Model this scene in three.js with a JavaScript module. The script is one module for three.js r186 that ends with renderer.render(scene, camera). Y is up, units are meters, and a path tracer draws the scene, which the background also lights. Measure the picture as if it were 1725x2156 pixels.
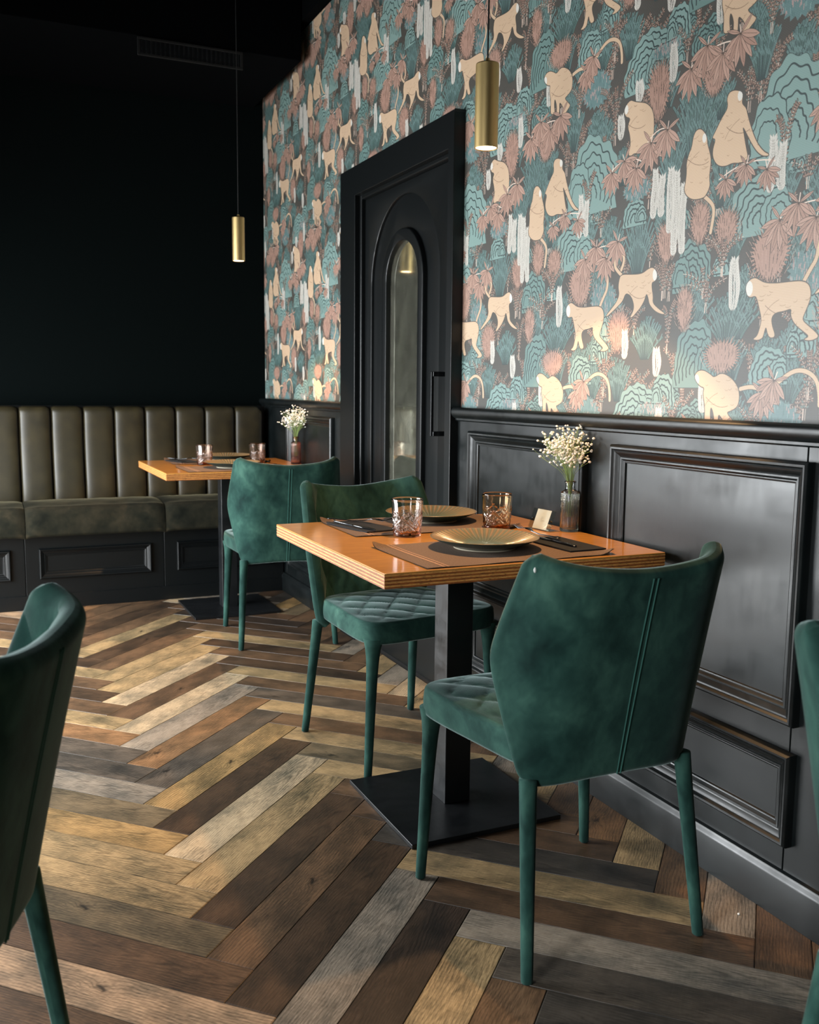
import * as THREE from 'three';
import { RoundedBoxGeometry } from 'three/addons/geometries/RoundedBoxGeometry.js';
import { mergeGeometries, mergeVertices, toCreasedNormals } from 'three/addons/utils/BufferGeometryUtils.js';
import { ImprovedNoise } from 'three/addons/math/ImprovedNoise.js';

// ---------------------------------------------------------------- camera, sky, lights, exposure
// x = 0 is the papered wall (the room lies at x < 0), z = 0 the dark back wall, y up, metres
const scene = new THREE.Scene();
const camera = new THREE.PerspectiveCamera(2 * Math.atan(1078 / 2016.1) * 180 / Math.PI, 1725 / 2156, 0.05, 60);
camera.position.set(-1.6247, 1.17, 5.7158);
{
  const yaw = 0.42652, pitch = 0.12779, roll = 0.010014;
  camera.lookAt(camera.position.x + Math.sin(yaw) * Math.cos(pitch), camera.position.y - Math.sin(pitch), camera.position.z - Math.cos(yaw) * Math.cos(pitch));
  camera.rotateZ(roll);
  camera.focus = 2.7; camera.userData.fStop = 5.6;
}
camera.updateMatrixWorld();
const SKY = new THREE.Color(0.93, 0.975, 1.0);
scene.background = SKY.clone().multiplyScalar(7.0);
const WINDOW_LIGHT = 22;                       // daylight in the window openings
const WINDOWS = [[0.35, 0.98], [1.06, 1.9], [1.98, 2.85], [4.9, 5.5]];      // [z0, z1] of the openings in the left wall
const WIN_Y = [0.1, 1.7], LEFT_X = -2.95, FRONT_Z = 7.4, CEIL_Y = 3.1;
for (const [z0, z1] of WINDOWS) for (let i = 0; i < 3; i++) {       // the sky's light slants down through the glass: three bands to a window
  const h = (WIN_Y[1] - WIN_Y[0]) / 3, y = WIN_Y[0] + (i + 0.5) * h, l = new THREE.RectAreaLight(SKY, WINDOW_LIGHT, z1 - z0 - 0.06, h * 1.02);
  l.name = 'window_daylight'; l.position.set(LEFT_X + 0.09, y, (z0 + z1) / 2); l.lookAt(LEFT_X + 1.09, y - 0.84, (z0 + z1) / 2); scene.add(l);
}
const LAMP = { color: 0xffc98f, cd: 5.2 };       // the pendants' own lights stand in their builder
const renderer = new THREE.WebGLRenderer({ antialias: true });
renderer.toneMapping = THREE.LinearToneMapping;
renderer.toneMappingExposure = 1.0;
renderer.shadowMap.enabled = true;

// ---------------------------------------------------------------- helpers
const V = (x, y, z) => new THREE.Vector3(x, y, z);
function rng(seed) { let a = seed >>> 0; return () => { a = (a + 0x6D2B79F5) | 0; let t = Math.imul(a ^ (a >>> 15), 1 | a); t = (t + Math.imul(t ^ (t >>> 7), 61 | t)) ^ t; return ((t ^ (t >>> 14)) >>> 0) / 4294967296; }; }
const noise = new ImprovedNoise();
const fbm = (x, y, z, n = 4) => { let s = 0, a = 0.5; for (let i = 0; i < n; i++) { s += a * noise.noise(x, y, z + i * 7.3); x *= 2; y *= 2; a *= 0.5; } return s; };
const clamp = (x, a = 0, b = 1) => Math.min(b, Math.max(a, x));
const smooth = (a, b, x) => { const t = clamp((x - a) / (b - a)); return t * t * (3 - 2 * t); };
const taken = {};
function numbered(name) { const n = taken[name] = (taken[name] ?? -1) + 1; return n ? name + '_' + String(n).padStart(3, '0') : name; }
function mesh(name, geometry, material, parent) {
  const m = new THREE.Mesh(Array.isArray(geometry) ? merge(geometry) : geometry, material);
  m.name = parent === scene || !parent ? numbered(name) : name;
  m.castShadow = m.receiveShadow = true; (parent || scene).add(m); return m;
}
function merge(list) {
  return mergeGeometries(list.map((g) => { g = g.index ? g.toNonIndexed() : g; for (const k of Object.keys(g.attributes)) if (!['position', 'normal', 'uv'].includes(k)) g.deleteAttribute(k); return g; }));
}
function thing(name, label, category, p = [0, 0, 0], turn = 0, group) {
  const o = new THREE.Group(); o.name = numbered(name); o.position.set(...p); o.rotation.y = turn;
  o.userData = { label, category }; if (group) o.userData.group = group; scene.add(o); return o;
}
function tag(o, label, category, group) { Object.assign(o.userData, { label, category }); if (group) o.userData.group = group; return o; }
function structure(name) { const o = new THREE.Group(); o.name = name; o.userData.kind = 'structure'; scene.add(o); return o; }
function copy(o, p, turn, label, group) {
  const c = o.clone(); c.name = numbered(o.name.replace(/_\d{3}$/, '')); c.userData = { ...o.userData, label };
  if (group) c.userData.group = group; c.position.set(...p); c.rotation.set(0, turn, 0); scene.add(c); return c;
}
// box by its two corners, softly bevelled, uv in metres
function box(x0, y0, z0, x1, y1, z1, r = 0.002) {
  const g = new RoundedBoxGeometry(x1 - x0, y1 - y0, z1 - z0, r > 0.006 ? 3 : 1, Math.max(0.0002, Math.min(r, (x1 - x0) / 2.01, (y1 - y0) / 2.01, (z1 - z0) / 2.01)));
  g.translate((x0 + x1) / 2, (y0 + y1) / 2, (z0 + z1) / 2); return boxUV(g);
}
function boxUV(g) {
  const p = g.attributes.position, n = g.attributes.normal, uv = new Float32Array(p.count * 2);
  for (let i = 0; i < p.count; i++) {
    const ax = Math.abs(n.getX(i)), ay = Math.abs(n.getY(i)), az = Math.abs(n.getZ(i));
    if (ax >= ay && ax >= az) { uv[2 * i] = p.getZ(i); uv[2 * i + 1] = p.getY(i); } else if (ay >= az) { uv[2 * i] = p.getX(i); uv[2 * i + 1] = p.getZ(i); } else { uv[2 * i] = p.getX(i); uv[2 * i + 1] = p.getY(i); }
  }
  g.setAttribute('uv', new THREE.BufferAttribute(uv, 2)); return g;
}
// surface from a function (u, v) -> [x, y, z], with its own uv
function grid(nu, nv, f, uvf, flip = false, wrap = false) {
  const pos = [], uv = [], idx = [];
  for (let j = 0; j <= nv; j++) for (let i = 0; i <= nu; i++) { const u = i / nu, v = j / nv; pos.push(...f(u, v)); uv.push(...(uvf ? uvf(u, v) : [u, v])); }
  for (let j = 0; j < nv; j++) for (let i = 0; i < nu; i++) {
    const a = j * (nu + 1) + i, b = a + 1, c = a + nu + 1, d = c + 1;
    flip ? idx.push(a, c, b, b, c, d) : idx.push(a, b, c, b, d, c);
  }
  const g = new THREE.BufferGeometry(); g.setAttribute('position', new THREE.Float32BufferAttribute(pos, 3)); g.setAttribute('uv', new THREE.Float32BufferAttribute(uv, 2)); g.setIndex(idx); g.computeVertexNormals();
  if (wrap) { const n = g.attributes.normal; for (let j = 0; j <= nv; j++) { const a = j * (nu + 1), b = a + nu, m = V(n.getX(a) + n.getX(b), n.getY(a) + n.getY(b), n.getZ(a) + n.getZ(b)).normalize(); n.setXYZ(a, m.x, m.y, m.z); n.setXYZ(b, m.x, m.y, m.z); } }
  return g;
}
function tube(points, r, seg = 12, rad = 6) { return new THREE.TubeGeometry(points.length > 2 ? new THREE.CatmullRomCurve3(points.map((p) => V(...p))) : new THREE.LineCurve3(V(...points[0]), V(...points[1])), seg, r, rad); }
function lathe(profile, seg = 48) { return new THREE.LatheGeometry(profile.map(([r, y]) => new THREE.Vector2(r, y)), seg); }
// textures
function data(w, h, f, srgb = true) {
  const a = new Uint8Array(w * h * 4);
  for (let y = 0; y < h; y++) for (let x = 0; x < w; x++) { const c = f(x, y, w, h), i = 4 * (y * w + x); if (typeof c === 'number') a[i] = a[i + 1] = a[i + 2] = clamp(c, 0, 255); else { a[i] = clamp(c[0], 0, 255); a[i + 1] = clamp(c[1], 0, 255); a[i + 2] = clamp(c[2], 0, 255); } a[i + 3] = 255; }
  const t = new THREE.DataTexture(a, w, h); t.magFilter = THREE.LinearFilter; t.minFilter = THREE.LinearMipmapLinearFilter; t.generateMipmaps = true; t.wrapS = t.wrapT = THREE.RepeatWrapping;
  if (srgb) t.colorSpace = THREE.SRGBColorSpace; t.needsUpdate = true; return t;
}
function canvasTexture(w, h, draw, srgb = true) {
  const c = document.createElement('canvas'); c.width = w; c.height = h; draw(c.getContext('2d'), w, h);
  const t = new THREE.CanvasTexture(c); t.wrapS = t.wrapT = THREE.RepeatWrapping; if (srgb) t.colorSpace = THREE.SRGBColorSpace; t.anisotropy = 8; return t;
}
function repeated(t, a, b) { const c = t.clone(); c.repeat.set(a, b); c.needsUpdate = true; return c; }
// noise that tiles: blend of shifted copies
function tiled(f, x, y, w, h) { const u = x / w, v = y / h; return f(x, y) * (1 - u) * (1 - v) + f(x - w, y) * u * (1 - v) + f(x, y - h) * (1 - u) * v + f(x - w, y - h) * u * v; }
const std = (o) => new THREE.MeshStandardMaterial(o), phys = (o) => new THREE.MeshPhysicalMaterial(o);

// ---------------------------------------------------------------- materials
const grainTile = data(256, 256, (x, y, w, h) => 128 + 110 * tiled((a, b) => fbm(a / 9, b / 9, 3.1, 4), x, y, w, h), false);
const smudgeTile = data(512, 512, (x, y, w, h) => {       // wiped paint: streaks and scuffs in the gloss
  const s = tiled((a, b) => fbm(a / 90 + 0.6 * fbm(a / 50, b / 50, 2, 2), b / 46, 5.2, 4) + 0.4 * fbm(a / 14, b / 60, 9, 3), x, y, w, h); return 150 + 120 * s;
}, false);
const paintMark = data(512, 512, (x, y, w, h) => { const s = tiled((a, b) => fbm(a / 60, b / 60, 1.7, 5), x, y, w, h), d = tiled((a, b) => fbm(a / 6, b / 9, 8.4, 2), x, y, w, h) > 0.3 ? 40 : 0; return [205 + 70 * s + d, 205 + 72 * s + d, 205 + 74 * s + d]; });
const M = {};
M.paint = phys({ color: 0x0d1415, roughness: 0.64, roughnessMap: repeated(smudgeTile, 1.3, 1.3), map: repeated(paintMark, 1.1, 1.1), bumpMap: repeated(grainTile, 6, 6), bumpScale: 0.00012 });
M.doorPaint = phys({ color: 0x090c0d, roughness: 0.36, specularIntensity: 0.7, bumpMap: repeated(grainTile, 5, 5), bumpScale: 0.0001 });
M.darkWall = phys({ color: 0x030707, roughness: 0.9, specularIntensity: 0.1, bumpMap: repeated(grainTile, 3, 3), bumpScale: 0.0012 });
M.ceiling = phys({ color: 0x040506, roughness: 0.95, specularIntensity: 0.06 });
M.white = std({ color: 0x9a9d9c, roughness: 0.8 });
M.frame = std({ color: 0x14181a, roughness: 0.5 });
M.pane = phys({ color: 0xffffff, transmission: 1, thickness: 0, roughness: 0.02 });
M.grout = std({ color: 0x17130f, roughness: 0.95 });
M.brass = phys({ color: 0xdcbf85, metalness: 1, roughness: 0.42, bumpMap: repeated(grainTile, 10, 10), bumpScale: 0.0001 });
M.brassDark = phys({ color: 0x8c6f2e, metalness: 1, roughness: 0.4 });
M.black = std({ color: 0x0a0b0c, roughness: 0.55 });
M.blackMetal = std({ color: 0x0e1012, roughness: 0.62, roughnessMap: repeated(smudgeTile, 2, 2) });
M.handle = std({ color: 0x1b1d1f, roughness: 0.25, metalness: 0.3 });
M.steel = std({ color: 0x6d6f72, metalness: 1, roughness: 0.22 });
M.bulb = std({ color: 0xffffff, emissive: 0xffd9a8, emissiveIntensity: 14, roughness: 0.4 });

// ---------------------------------------------------------------- wallpaper print (one repeat 0.735 x 0.9 m)
const PAPER_W = 0.735, PAPER_H = 0.9;
const monkeys = {
  walkL: [0.570, 0.492, '-104 69 -92 82 -76 85 -63 79 -45 70 -12 66 27 66 61 65 80 57 88 41 87 22 74 -4 68 -18 86 -31 108 -46 117 -56 97 -63 73 -60 92 -54 75 -43 47 -25 35 -5 38 9 16 4 -8 3 -20 -7 -17 -25 -4 -49 -18 -53 -28 -45 -34 -25 -39 -39 -42 -51 -56 -56 -74 -53 -60 -47 -54 -33 -48 -10 -57 14 -64 33 -71 45 -87 41 -99 48', '68 65 83 88 98 106 101 133 91 155', [-92, 62, 11, 17]],
  walkR: [0.889, 0.575, '-74 68 -25 62 18 60 40 70 60 73 76 61 80 45 71 36 58 34 60 17 66 -2 65 -18 79 -29 98 -40 118 -50 107 -51 78 -42 52 -22 47 -4 38 9 31 -10 15 -28 -4 -41 -17 -50 -29 -51 -18 -40 -11 -24 -19 -3 -33 11 -52 16 -62 -4 -84 -17 -112 -32 -134 -42 -136 -38 -112 -21 -91 -6 -78 14 -85 34 -82 54', '-74 67 -97 82 -106 99 -100 119 -82 128 -65 119 -63 99 -74 80', [70, 52, 9, 15]],
  bend: [0.329, 0.264, '-85 66 -78 82 -54 86 -27 74 -15 66 9 79 43 66 66 45 73 22 68 -2 47 -11 31 -15 54 -34 65 -43 44 -55 33 -65 19 -61 29 -45 20 -31 5 -18 6 -40 5 -54 -9 -51 -8 -24 -21 0 -24 -20 -18 -46 -32 -45 -42 -40 -41 -4 -52 30 -46 43 -64 46', '74 40 100 46 128 42 159 41 183 51 217 74 245 82 274 76 296 59 305 29 306 7', [-76, 62, 9, 13]],
  seatA: [0.365, 0.955, '-45 84 -39 97 -26 99 -10 95 5 87 6 75 4 62 19 50 25 31 38 2 48 -18 62 -40 82 -60 96 -67 95 -71 76 -67 57 -52 37 -26 23 -5 10 13 17 -11 25 -39 33 -60 27 -68 5 -68 -18 -63 -37 -67 -64 -61 -82 -41 -85 -20 -75 3 -89 7 -80 18 -58 47 -42 61 -41 74', '', [-2, 82, 8, 12]],
  seatB: [0.186, 0.906, '-24 70 -14 83 2 83 17 70 26 56 27 42 37 21 43 2 41 -16 39 -39 44 -58 31 -77 21 -82 -11 -81 -34 -71 -50 -53 -44 -31 -42 -7 -45 10 -37 32 -27 47', '28 -81 52 -97 62 -117 58 -144 53 -167', [16, 58, 7, 11]],
  seatC: [0.849, 0.064, '-60 61 -34 80 -11 68 14 61 40 52 66 28 72 -13 69 -43 55 -69 22 -69 -9 -62 -18 -67 -34 -63 -24 -39 -28 -11 -41 14 -27 32 -51 40', '', [-48, 58, 8, 12]],
};
const plants = {
  coral: [[0.583, 0.992, 0.242, 0.168], [0.469, 0.779, 0.197, 0.109], [0.176, 0.653, 0.138, 0.098], [0.207, 0.419, 0.15, 0.131], [0.542, 0.375, 0.113, 0.067], [0.923, 0.28, 0.143, 0.073], [0.055, 0.311, 0.092, 0.07], [0.855, 0.829, 0.1, 0.055], [0.882, 0.248, 0.166, 0.106], [0.739, 0.529, 0.107, 0.092], [0.665, 0.435, 0.081, 0.065]],
  grass: [[0.168, 0.059, 0.162, 0.217], [0.161, 0.031, 0.137, 0.189], [0.886, 0.741, 0.134, 0.164], [0.945, 0.458, 0.123, 0.11], [0.397, 0.506, 0.138, 0.119], [0.792, 0.343, 0.105, 0.127], [0.355, 0.497, 0.161, 0.122], [0.626, 0.34, 0.119, 0.112], [0.2, 0.536, 0.125, 0.098], [0.72, 0.76, 0.1, 0.13], [0.05, 0.93, 0.1, 0.15], [0.45, 0.14, 0.1, 0.13], [0.62, 0.64, 0.1, 0.1], [0.9, 0.02, 0.1, 0.12], [0.3, 0.86, 0.1, 0.14]],
  brush: [[0.338, 0.391, 0.148, 0.082], [0.965, 0.138, 0.109, 0.151], [0.039, 0.716, 0.091, 0.11], [0.206, 0.748, 0.083, 0.105], [0.331, 0.719, 0.091, 0.097], [0.523, 0.634, 0.14, 0.121], [0.782, 0.48, 0.115, 0.126], [0.147, 0.525, 0.075, 0.114], [0.246, 0.115, 0.1, 0.09]],
  leaf: [[0.977, 0.993, 0.126, 0.126], [0.24, 0.152, 0.217, 0.125], [0.784, 0.948, 0.159, 0.105], [0.405, 0.847, 0.192, 0.08], [0.659, 0.708, 0.201, 0.11], [0.547, 0.296, 0.065, 0.104]],
  wheat: [[0.982, 0.859, 0.051, 0.122], [0.098, 0.792, 0.05, 0.206], [0.05, 0.83, 0.03, 0.16], [0.53, 0.852, 0.053, 0.119], [0.377, 0.576, 0.04, 0.119], [0.037, 0.2, 0.032, 0.091], [0.856, 0.161, 0.04, 0.054], [0.755, 0.08, 0.033, 0.061], [0.826, 0.437, 0.028, 0.074], [0.012, 0.381, 0.038, 0.071], [0.258, 0.28, 0.037, 0.066]],
  sprig: [[0.719, 0.142, 0.153, 0.189], [0.561, 0.912, 0.063, 0.164], [0.651, 0.817, 0.1, 0.075], [0.322, 0.662, 0.134, 0.112], [0.253, 0.558, 0.14, 0.085], [0.699, 0.35, 0.11, 0.118], [0.069, 0.489, 0.049, 0.148], [0.23, 0.592, 0.148, 0.078], [0.103, 0.239, 0.078, 0.099], [0.48, 0.22, 0.1, 0.1]],
  speck: [[0.594, 0.224, 0.142, 0.103], [0.863, 0.888, 0.126, 0.065], [0.681, 0.584, 0.13, 0.099], [0.997, 0.244, 0.129, 0.033]],
};
const INK = { ground: '#3b3833', teal: '#587370', tealDark: '#203131', tealPale: '#708c87', pink: '#9a7768', pinkPale: '#aa8777', line: '#33271f', tan: '#c0a386', white: '#cfcbc3' };
const paperMap = canvasTexture(1672, 2048, (c, W, H) => {
  const S = W / PAPER_W, T = Math.PI * 2;
  c.fillStyle = INK.ground; c.fillRect(0, 0, W, H); c.lineCap = c.lineJoin = 'round';
  const each = (px, py, R, f) => {       // drawn again past every edge of the repeat that it crosses
    for (const dx of [-1, 0, 1]) for (const dy of [-1, 0, 1]) {
      const x = (px + dx) * W, y = (1 - py - dy) * H; if (x < -R * S || x > W + R * S || y < -R * S || y > H + R * S) continue;
      c.save(); c.translate(x, y); c.scale(S, -S); f(rng(Math.round(px * 977 + py * 3571 + R * 100))); c.restore();
    }
  };
  const path = (pts, close) => { c.beginPath(); pts.forEach(([x, y], i) => i ? c.lineTo(x, y) : c.moveTo(x, y)); if (close) c.closePath(); };
  const soft = (p) => { c.beginPath(); const n = p.length; c.moveTo((p[n - 1][0] + p[0][0]) / 2, (p[n - 1][1] + p[0][1]) / 2); for (let i = 0; i < n; i++) c.quadraticCurveTo(p[i][0], p[i][1], (p[i][0] + p[(i + 1) % n][0]) / 2, (p[i][1] + p[(i + 1) % n][1]) / 2); c.closePath(); };
  const stroke = (col, w) => { c.strokeStyle = col; c.lineWidth = w; c.stroke(); };
  const fill = (col) => { c.fillStyle = col; c.fill(); };
  const leafShape = (x, y, a, l, w, col, line) => { c.save(); c.translate(x, y); c.rotate(a); c.beginPath(); c.moveTo(0, 0); c.quadraticCurveTo(l * 0.5, w, l, 0); c.quadraticCurveTo(l * 0.5, -w, 0, 0); fill(col); if (line) { stroke(line, 0.0009); path([[0, 0], [l * 0.85, 0]]); stroke(line, 0.0008); } c.restore(); };
  const draw = {
    grass(w, h, r) {
      const n = 11 + Math.floor(w * 60);
      for (let i = 0; i < n; i++) {
        const t = (i + 0.5) / n * 2 - 1, x1 = t * w * 0.55 + (r() - 0.5) * 0.01, y1 = h * (0.5 - 0.35 * t * t - 0.25 * r()), x0 = t * w * 0.13, y0 = -h / 2;
        const bend = () => { c.beginPath(); c.moveTo(x0, y0); c.quadraticCurveTo(x0 + (x1 - x0) * 0.35, y0 + (y1 - y0) * 0.6, x1, y1); };
        bend(); stroke(INK.tealDark, 0.0085); bend(); stroke(r() < 0.6 ? INK.teal : '#48655f', 0.0054); bend(); stroke(INK.tealDark, 0.0008);
        for (let k = 0; k < 4; k++) { const u = 0.45 + k * 0.14, px = x0 + (x1 - x0) * u * (0.7 + 0.3 * u), py = y0 + (y1 - y0) * u, s = k % 2 ? 1 : -1; c.beginPath(); c.moveTo(px, py); c.lineTo(px + s * 0.008, py + 0.015); stroke(INK.teal, 0.003); }
      }
    },
    coral(w, h, r) {
      const lobe = (k, ph, n) => { const p = []; for (let i = 0; i <= n; i++) { const a = Math.PI * (-0.1 + 1.2 * i / n), q = 0.94 + 0.11 * Math.abs(Math.sin(a * 2.5 + ph)) + 0.034 * Math.sin(a * 15 + ph * 4); p.push([Math.cos(a) * w / 2 * k * q, -h / 2 + Math.sin(a) * h * k * q * 0.96 + h * 0.06]); } return p; };
      const p0 = r() * 6, base = lobe(1, p0, 80), col = r() < 0.5 ? INK.tealPale : '#5d7a75'; path(base, true); fill(col); stroke(INK.tealDark, 0.0012);
      c.save(); path(base, true); c.clip(); const ks = h > 0.09 ? [0.85, 0.68, 0.51, 0.34, 0.18] : [0.8, 0.55, 0.3];
      for (const k of ks) { path(lobe(k, p0 + (1 - k) * 2.0, 90), false); stroke(INK.tealDark, 0.004); }
      const side = r() < 0.5 ? -1 : 1; c.translate(side * w * 0.3, -h * 0.16); c.scale(0.55, 0.6); path(lobe(1, p0 + 2, 60), true); fill(col); stroke(INK.tealDark, 0.0052); for (const k of [0.72, 0.44]) { path(lobe(k, p0 + 2 + k, 50), false); stroke(INK.tealDark, 0.0052); } c.restore();
    },
    brush(w, h, r) {
      const p = []; for (let i = 0; i < 72; i++) { const a = T * i / 72, q = (i % 2 ? 1.04 + 0.1 * r() : 0.8), up = Math.sin(a); p.push([Math.cos(a) * w / 2 * q * (0.82 + 0.18 * up), up * h / 2 * (up > 0 ? 1 : 0.95) * q]); }
      path(p, true); fill(INK.pink); stroke(INK.line, 0.0008);
      const rows = Math.round(h / 0.008);
      for (let j = 0; j < rows; j++) for (let i = -6; i <= 6; i++) {
        const y = -h / 2 + (j + 0.5 * r()) * h / rows, q = Math.sqrt(Math.max(0, 1 - (y / (h / 2)) ** 2)), x = i / 6.5 * w / 2 * q; if (q < 0.2) continue;
        c.beginPath(); c.moveTo(x, y); c.quadraticCurveTo(x + i * 0.0006, y + 0.006, x + i * 0.0015, y + 0.010 + 0.003 * r()); stroke(r() < 0.55 ? INK.line : INK.pinkPale, 0.0011);
      }
    },
    leaf(w, h, r) {
      const heads = Math.max(2, Math.round(w / 0.055)); c.beginPath(); c.moveTo(-w * 0.45, h * 0.05); c.quadraticCurveTo(0, h * 0.5, w * 0.45, h * 0.15); stroke('#d8c3b4', 0.003);
      for (let k = 0; k < heads; k++) {
        const x = (k + 0.5) / heads * w - w / 2, y = (k % 2 ? 0.32 : 0.05) * h + (r() - 0.5) * h * 0.15, dir = -Math.PI / 2 + (r() - 0.5) * 0.9, l = Math.min(0.08, h * 0.66);
        c.beginPath(); c.moveTo(x, y); c.lineTo(x - Math.cos(dir) * 0.02, y - Math.sin(dir) * 0.02); stroke('#d8c3b4', 0.0026);
        for (let i = -3; i <= 3; i++) leafShape(x, y, dir + i * 0.36, l * (1 - 0.07 * Math.abs(i)), l * 0.23, i % 2 ? INK.pinkPale : INK.pink, INK.line);
        for (const s of [-1, 1]) leafShape(x, y, dir + Math.PI + s * 1.0, l * 0.6, l * 0.12, INK.pinkPale, INK.line);
      }
    },
    wheat(w, h, r) {
      const n = Math.round(h / 0.0062), cols = w > 0.048 ? [-0.26, 0.27] : [0], k = cols.length > 1 ? 0.5 : 1;
      for (const q of cols) for (let j = 0; j < n; j++) {
        const t = j / n, sw = k * w * (0.62 + 0.5 * Math.sin(Math.min(1, t * 2.2) * 1.57)) * (1 - 0.8 * Math.pow(t, 2.5)), y = -h / 2 + h * t * (q > 0 ? 0.8 : 0.97), x0 = q * w + 0.05 * w * Math.sin(t * 6 + q * 9);
        for (const s of [-1, 1]) { leafShape(x0 + s * sw * 0.12, y, Math.PI / 2 - s * (0.5 + 0.2 * r()), 0.017 + 0.004 * r(), 0.0058, INK.white, '#9a958c'); if (sw > 0.02) leafShape(x0 + s * sw * 0.3, y + 0.003, Math.PI / 2 - s * 0.3, 0.018, 0.006, INK.white, '#a29d94'); }
        leafShape(x0, y, Math.PI / 2 + (r() - 0.5) * 0.3, 0.016, 0.005, INK.white, '#a29d94');
      }
    },
    sprig(w, h, r) {
      const n = w > 0.08 ? 3 : 2;
      for (let k = 0; k < n; k++) {
        const x1 = (k / (n - 1) - 0.5) * w * 0.95, y1 = h * (0.5 - 0.25 * r()), x0 = (r() - 0.5) * 0.01; const at = (t) => [(1 - t) * (1 - t) * x0 + 2 * t * (1 - t) * x0 * 0.4 + t * t * x1, (1 - t) * (1 - t) * -h / 2 + 2 * t * (1 - t) * h * 0.25 + t * t * y1];
        path(Array.from({ length: 14 }, (_, i) => at(i / 13))); stroke(k % 2 ? '#cdb3a2' : '#b9a596', 0.0017);
        const m = Math.round(h / 0.0095); for (let i = 2; i < m; i++) { const t = i / m, a = at(t), b = at(t + 0.02), d = Math.atan2(b[1] - a[1], b[0] - a[0]); for (const s of [-1, 1]) leafShape(a[0], a[1], d + s * 0.9, 0.0115, 0.0042, r() < 0.8 ? INK.pinkPale : INK.tealPale, INK.line); }
      }
    },
    speck(w, h, r) {
      const p = []; for (let i = 0; i < 40; i++) { const a = T * i / 40, q = i % 2 ? 1 : 0.8; p.push([Math.cos(a) * w / 2 * q, Math.sin(a) * h / 2 * q]); } path(p, true); fill('#547070');
      for (let i = 0; i < 120; i++) { const a = T * r(), q = Math.sqrt(r()) * 0.9, x = Math.cos(a) * w / 2 * q, y = Math.sin(a) * h / 2 * q; c.beginPath(); c.moveTo(x, y); c.lineTo(x + (r() - 0.5) * 0.004, y + 0.006 + 0.006 * r()); stroke(r() < 0.4 ? '#a98782' : r() < 0.6 ? '#728f8c' : '#3f5f5f', 0.0018); }
    },
  };
  const r0 = rng(5);
  for (let i = 0; i < 110; i++) { const px = r0(), py = r0(), k = r0(); each(px, py, 0.15, (r) => k < 0.4 ? draw.grass(0.08, 0.1, r) : k < 0.88 ? draw.sprig(0.09, 0.1, r) : draw.coral(0.08, 0.05, r)); }
  for (const kind of ['grass', 'coral', 'speck', 'brush', 'sprig', 'wheat']) for (const [px, py, w, h] of plants[kind]) each(px, py, Math.max(w, h), (r) => draw[kind](w, h, r));
  for (const [px, py, line, tail, face] of Object.values(monkeys)) each(px, py, 0.35, () => {
    const read = (s) => { const a = s.split(' ').map(Number), o = []; for (let i = 0; i < a.length; i += 2) o.push([a[i] / 1000, a[i + 1] / 1000]); return o; };
    if (tail) { const p = read(tail), go = () => { c.beginPath(); c.moveTo(...p[0]); for (let i = 1; i < p.length - 1; i++) c.quadraticCurveTo(p[i][0], p[i][1], (p[i][0] + p[i + 1][0]) / 2, (p[i][1] + p[i + 1][1]) / 2); c.lineTo(...p[p.length - 1]); }; go(); stroke(INK.ground, 0.0125); go(); stroke(INK.tan, 0.0095); }
    const b = read(line); soft(b); stroke(INK.ground, 0.004); soft(b); fill(INK.tan); soft(b); stroke('rgba(70,50,34,0.55)', 0.0009);
    c.save(); soft(b); c.clip();
    c.beginPath(); c.ellipse(face[0] / 1000, face[1] / 1000, face[2] / 1000, face[3] / 1000, 0.1, 0, T); fill(INK.white);
    const r = rng(Math.round(px * 999)); for (let i = 0; i < 26; i++) { const x = (r() - 0.5) * 0.16, y = (r() - 0.5) * 0.14; c.beginPath(); c.moveTo(x, y); c.quadraticCurveTo(x + 0.006, y - 0.004, x + 0.013 * (0.4 + r()), y + (r() - 0.4) * 0.008); stroke('rgba(96,70,44,0.6)', 0.0008); }
    c.beginPath(); c.moveTo(-0.04, 0.02); c.quadraticCurveTo(0, -0.012, 0.035, 0.0); stroke('rgba(80,58,40,0.75)', 0.0012); c.beginPath(); c.moveTo(-0.045, -0.005); c.quadraticCurveTo(-0.03, 0.02, 0.0, 0.03); stroke('rgba(80,58,40,0.6)', 0.001);
    c.restore();
  });
  for (const [px, py, w, h] of plants.leaf) each(px, py, Math.max(w, h), (r) => draw.leaf(w, h, r));
  // the coarse weave of the cloth: threads a little lighter and darker
  for (let y = 0, k = 0; y < H; y += 8, k++) for (let x = (k % 2) * 4; x < W; x += 8) { c.fillStyle = 'rgba(235,230,220,0.13)'; c.fillRect(x, y, 4, 4); c.fillStyle = 'rgba(15,15,15,0.14)'; c.fillRect(x + 4, y + 4, 4, 4); }
});
const weaveTile = data(64, 64, (x, y) => { const a = Math.sin(x / 64 * Math.PI * 16) * Math.sin(y / 64 * Math.PI * 16); return 128 + 110 * a; }, false);
const paperBump = repeated(weaveTile, PAPER_W / 0.03, PAPER_H / 0.03);
M.paper = phys({ map: paperMap, ior: 1.6, roughness: 0.5, bumpMap: paperBump, bumpScale: 0.00007, specularIntensity: 1.0 });

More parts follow.
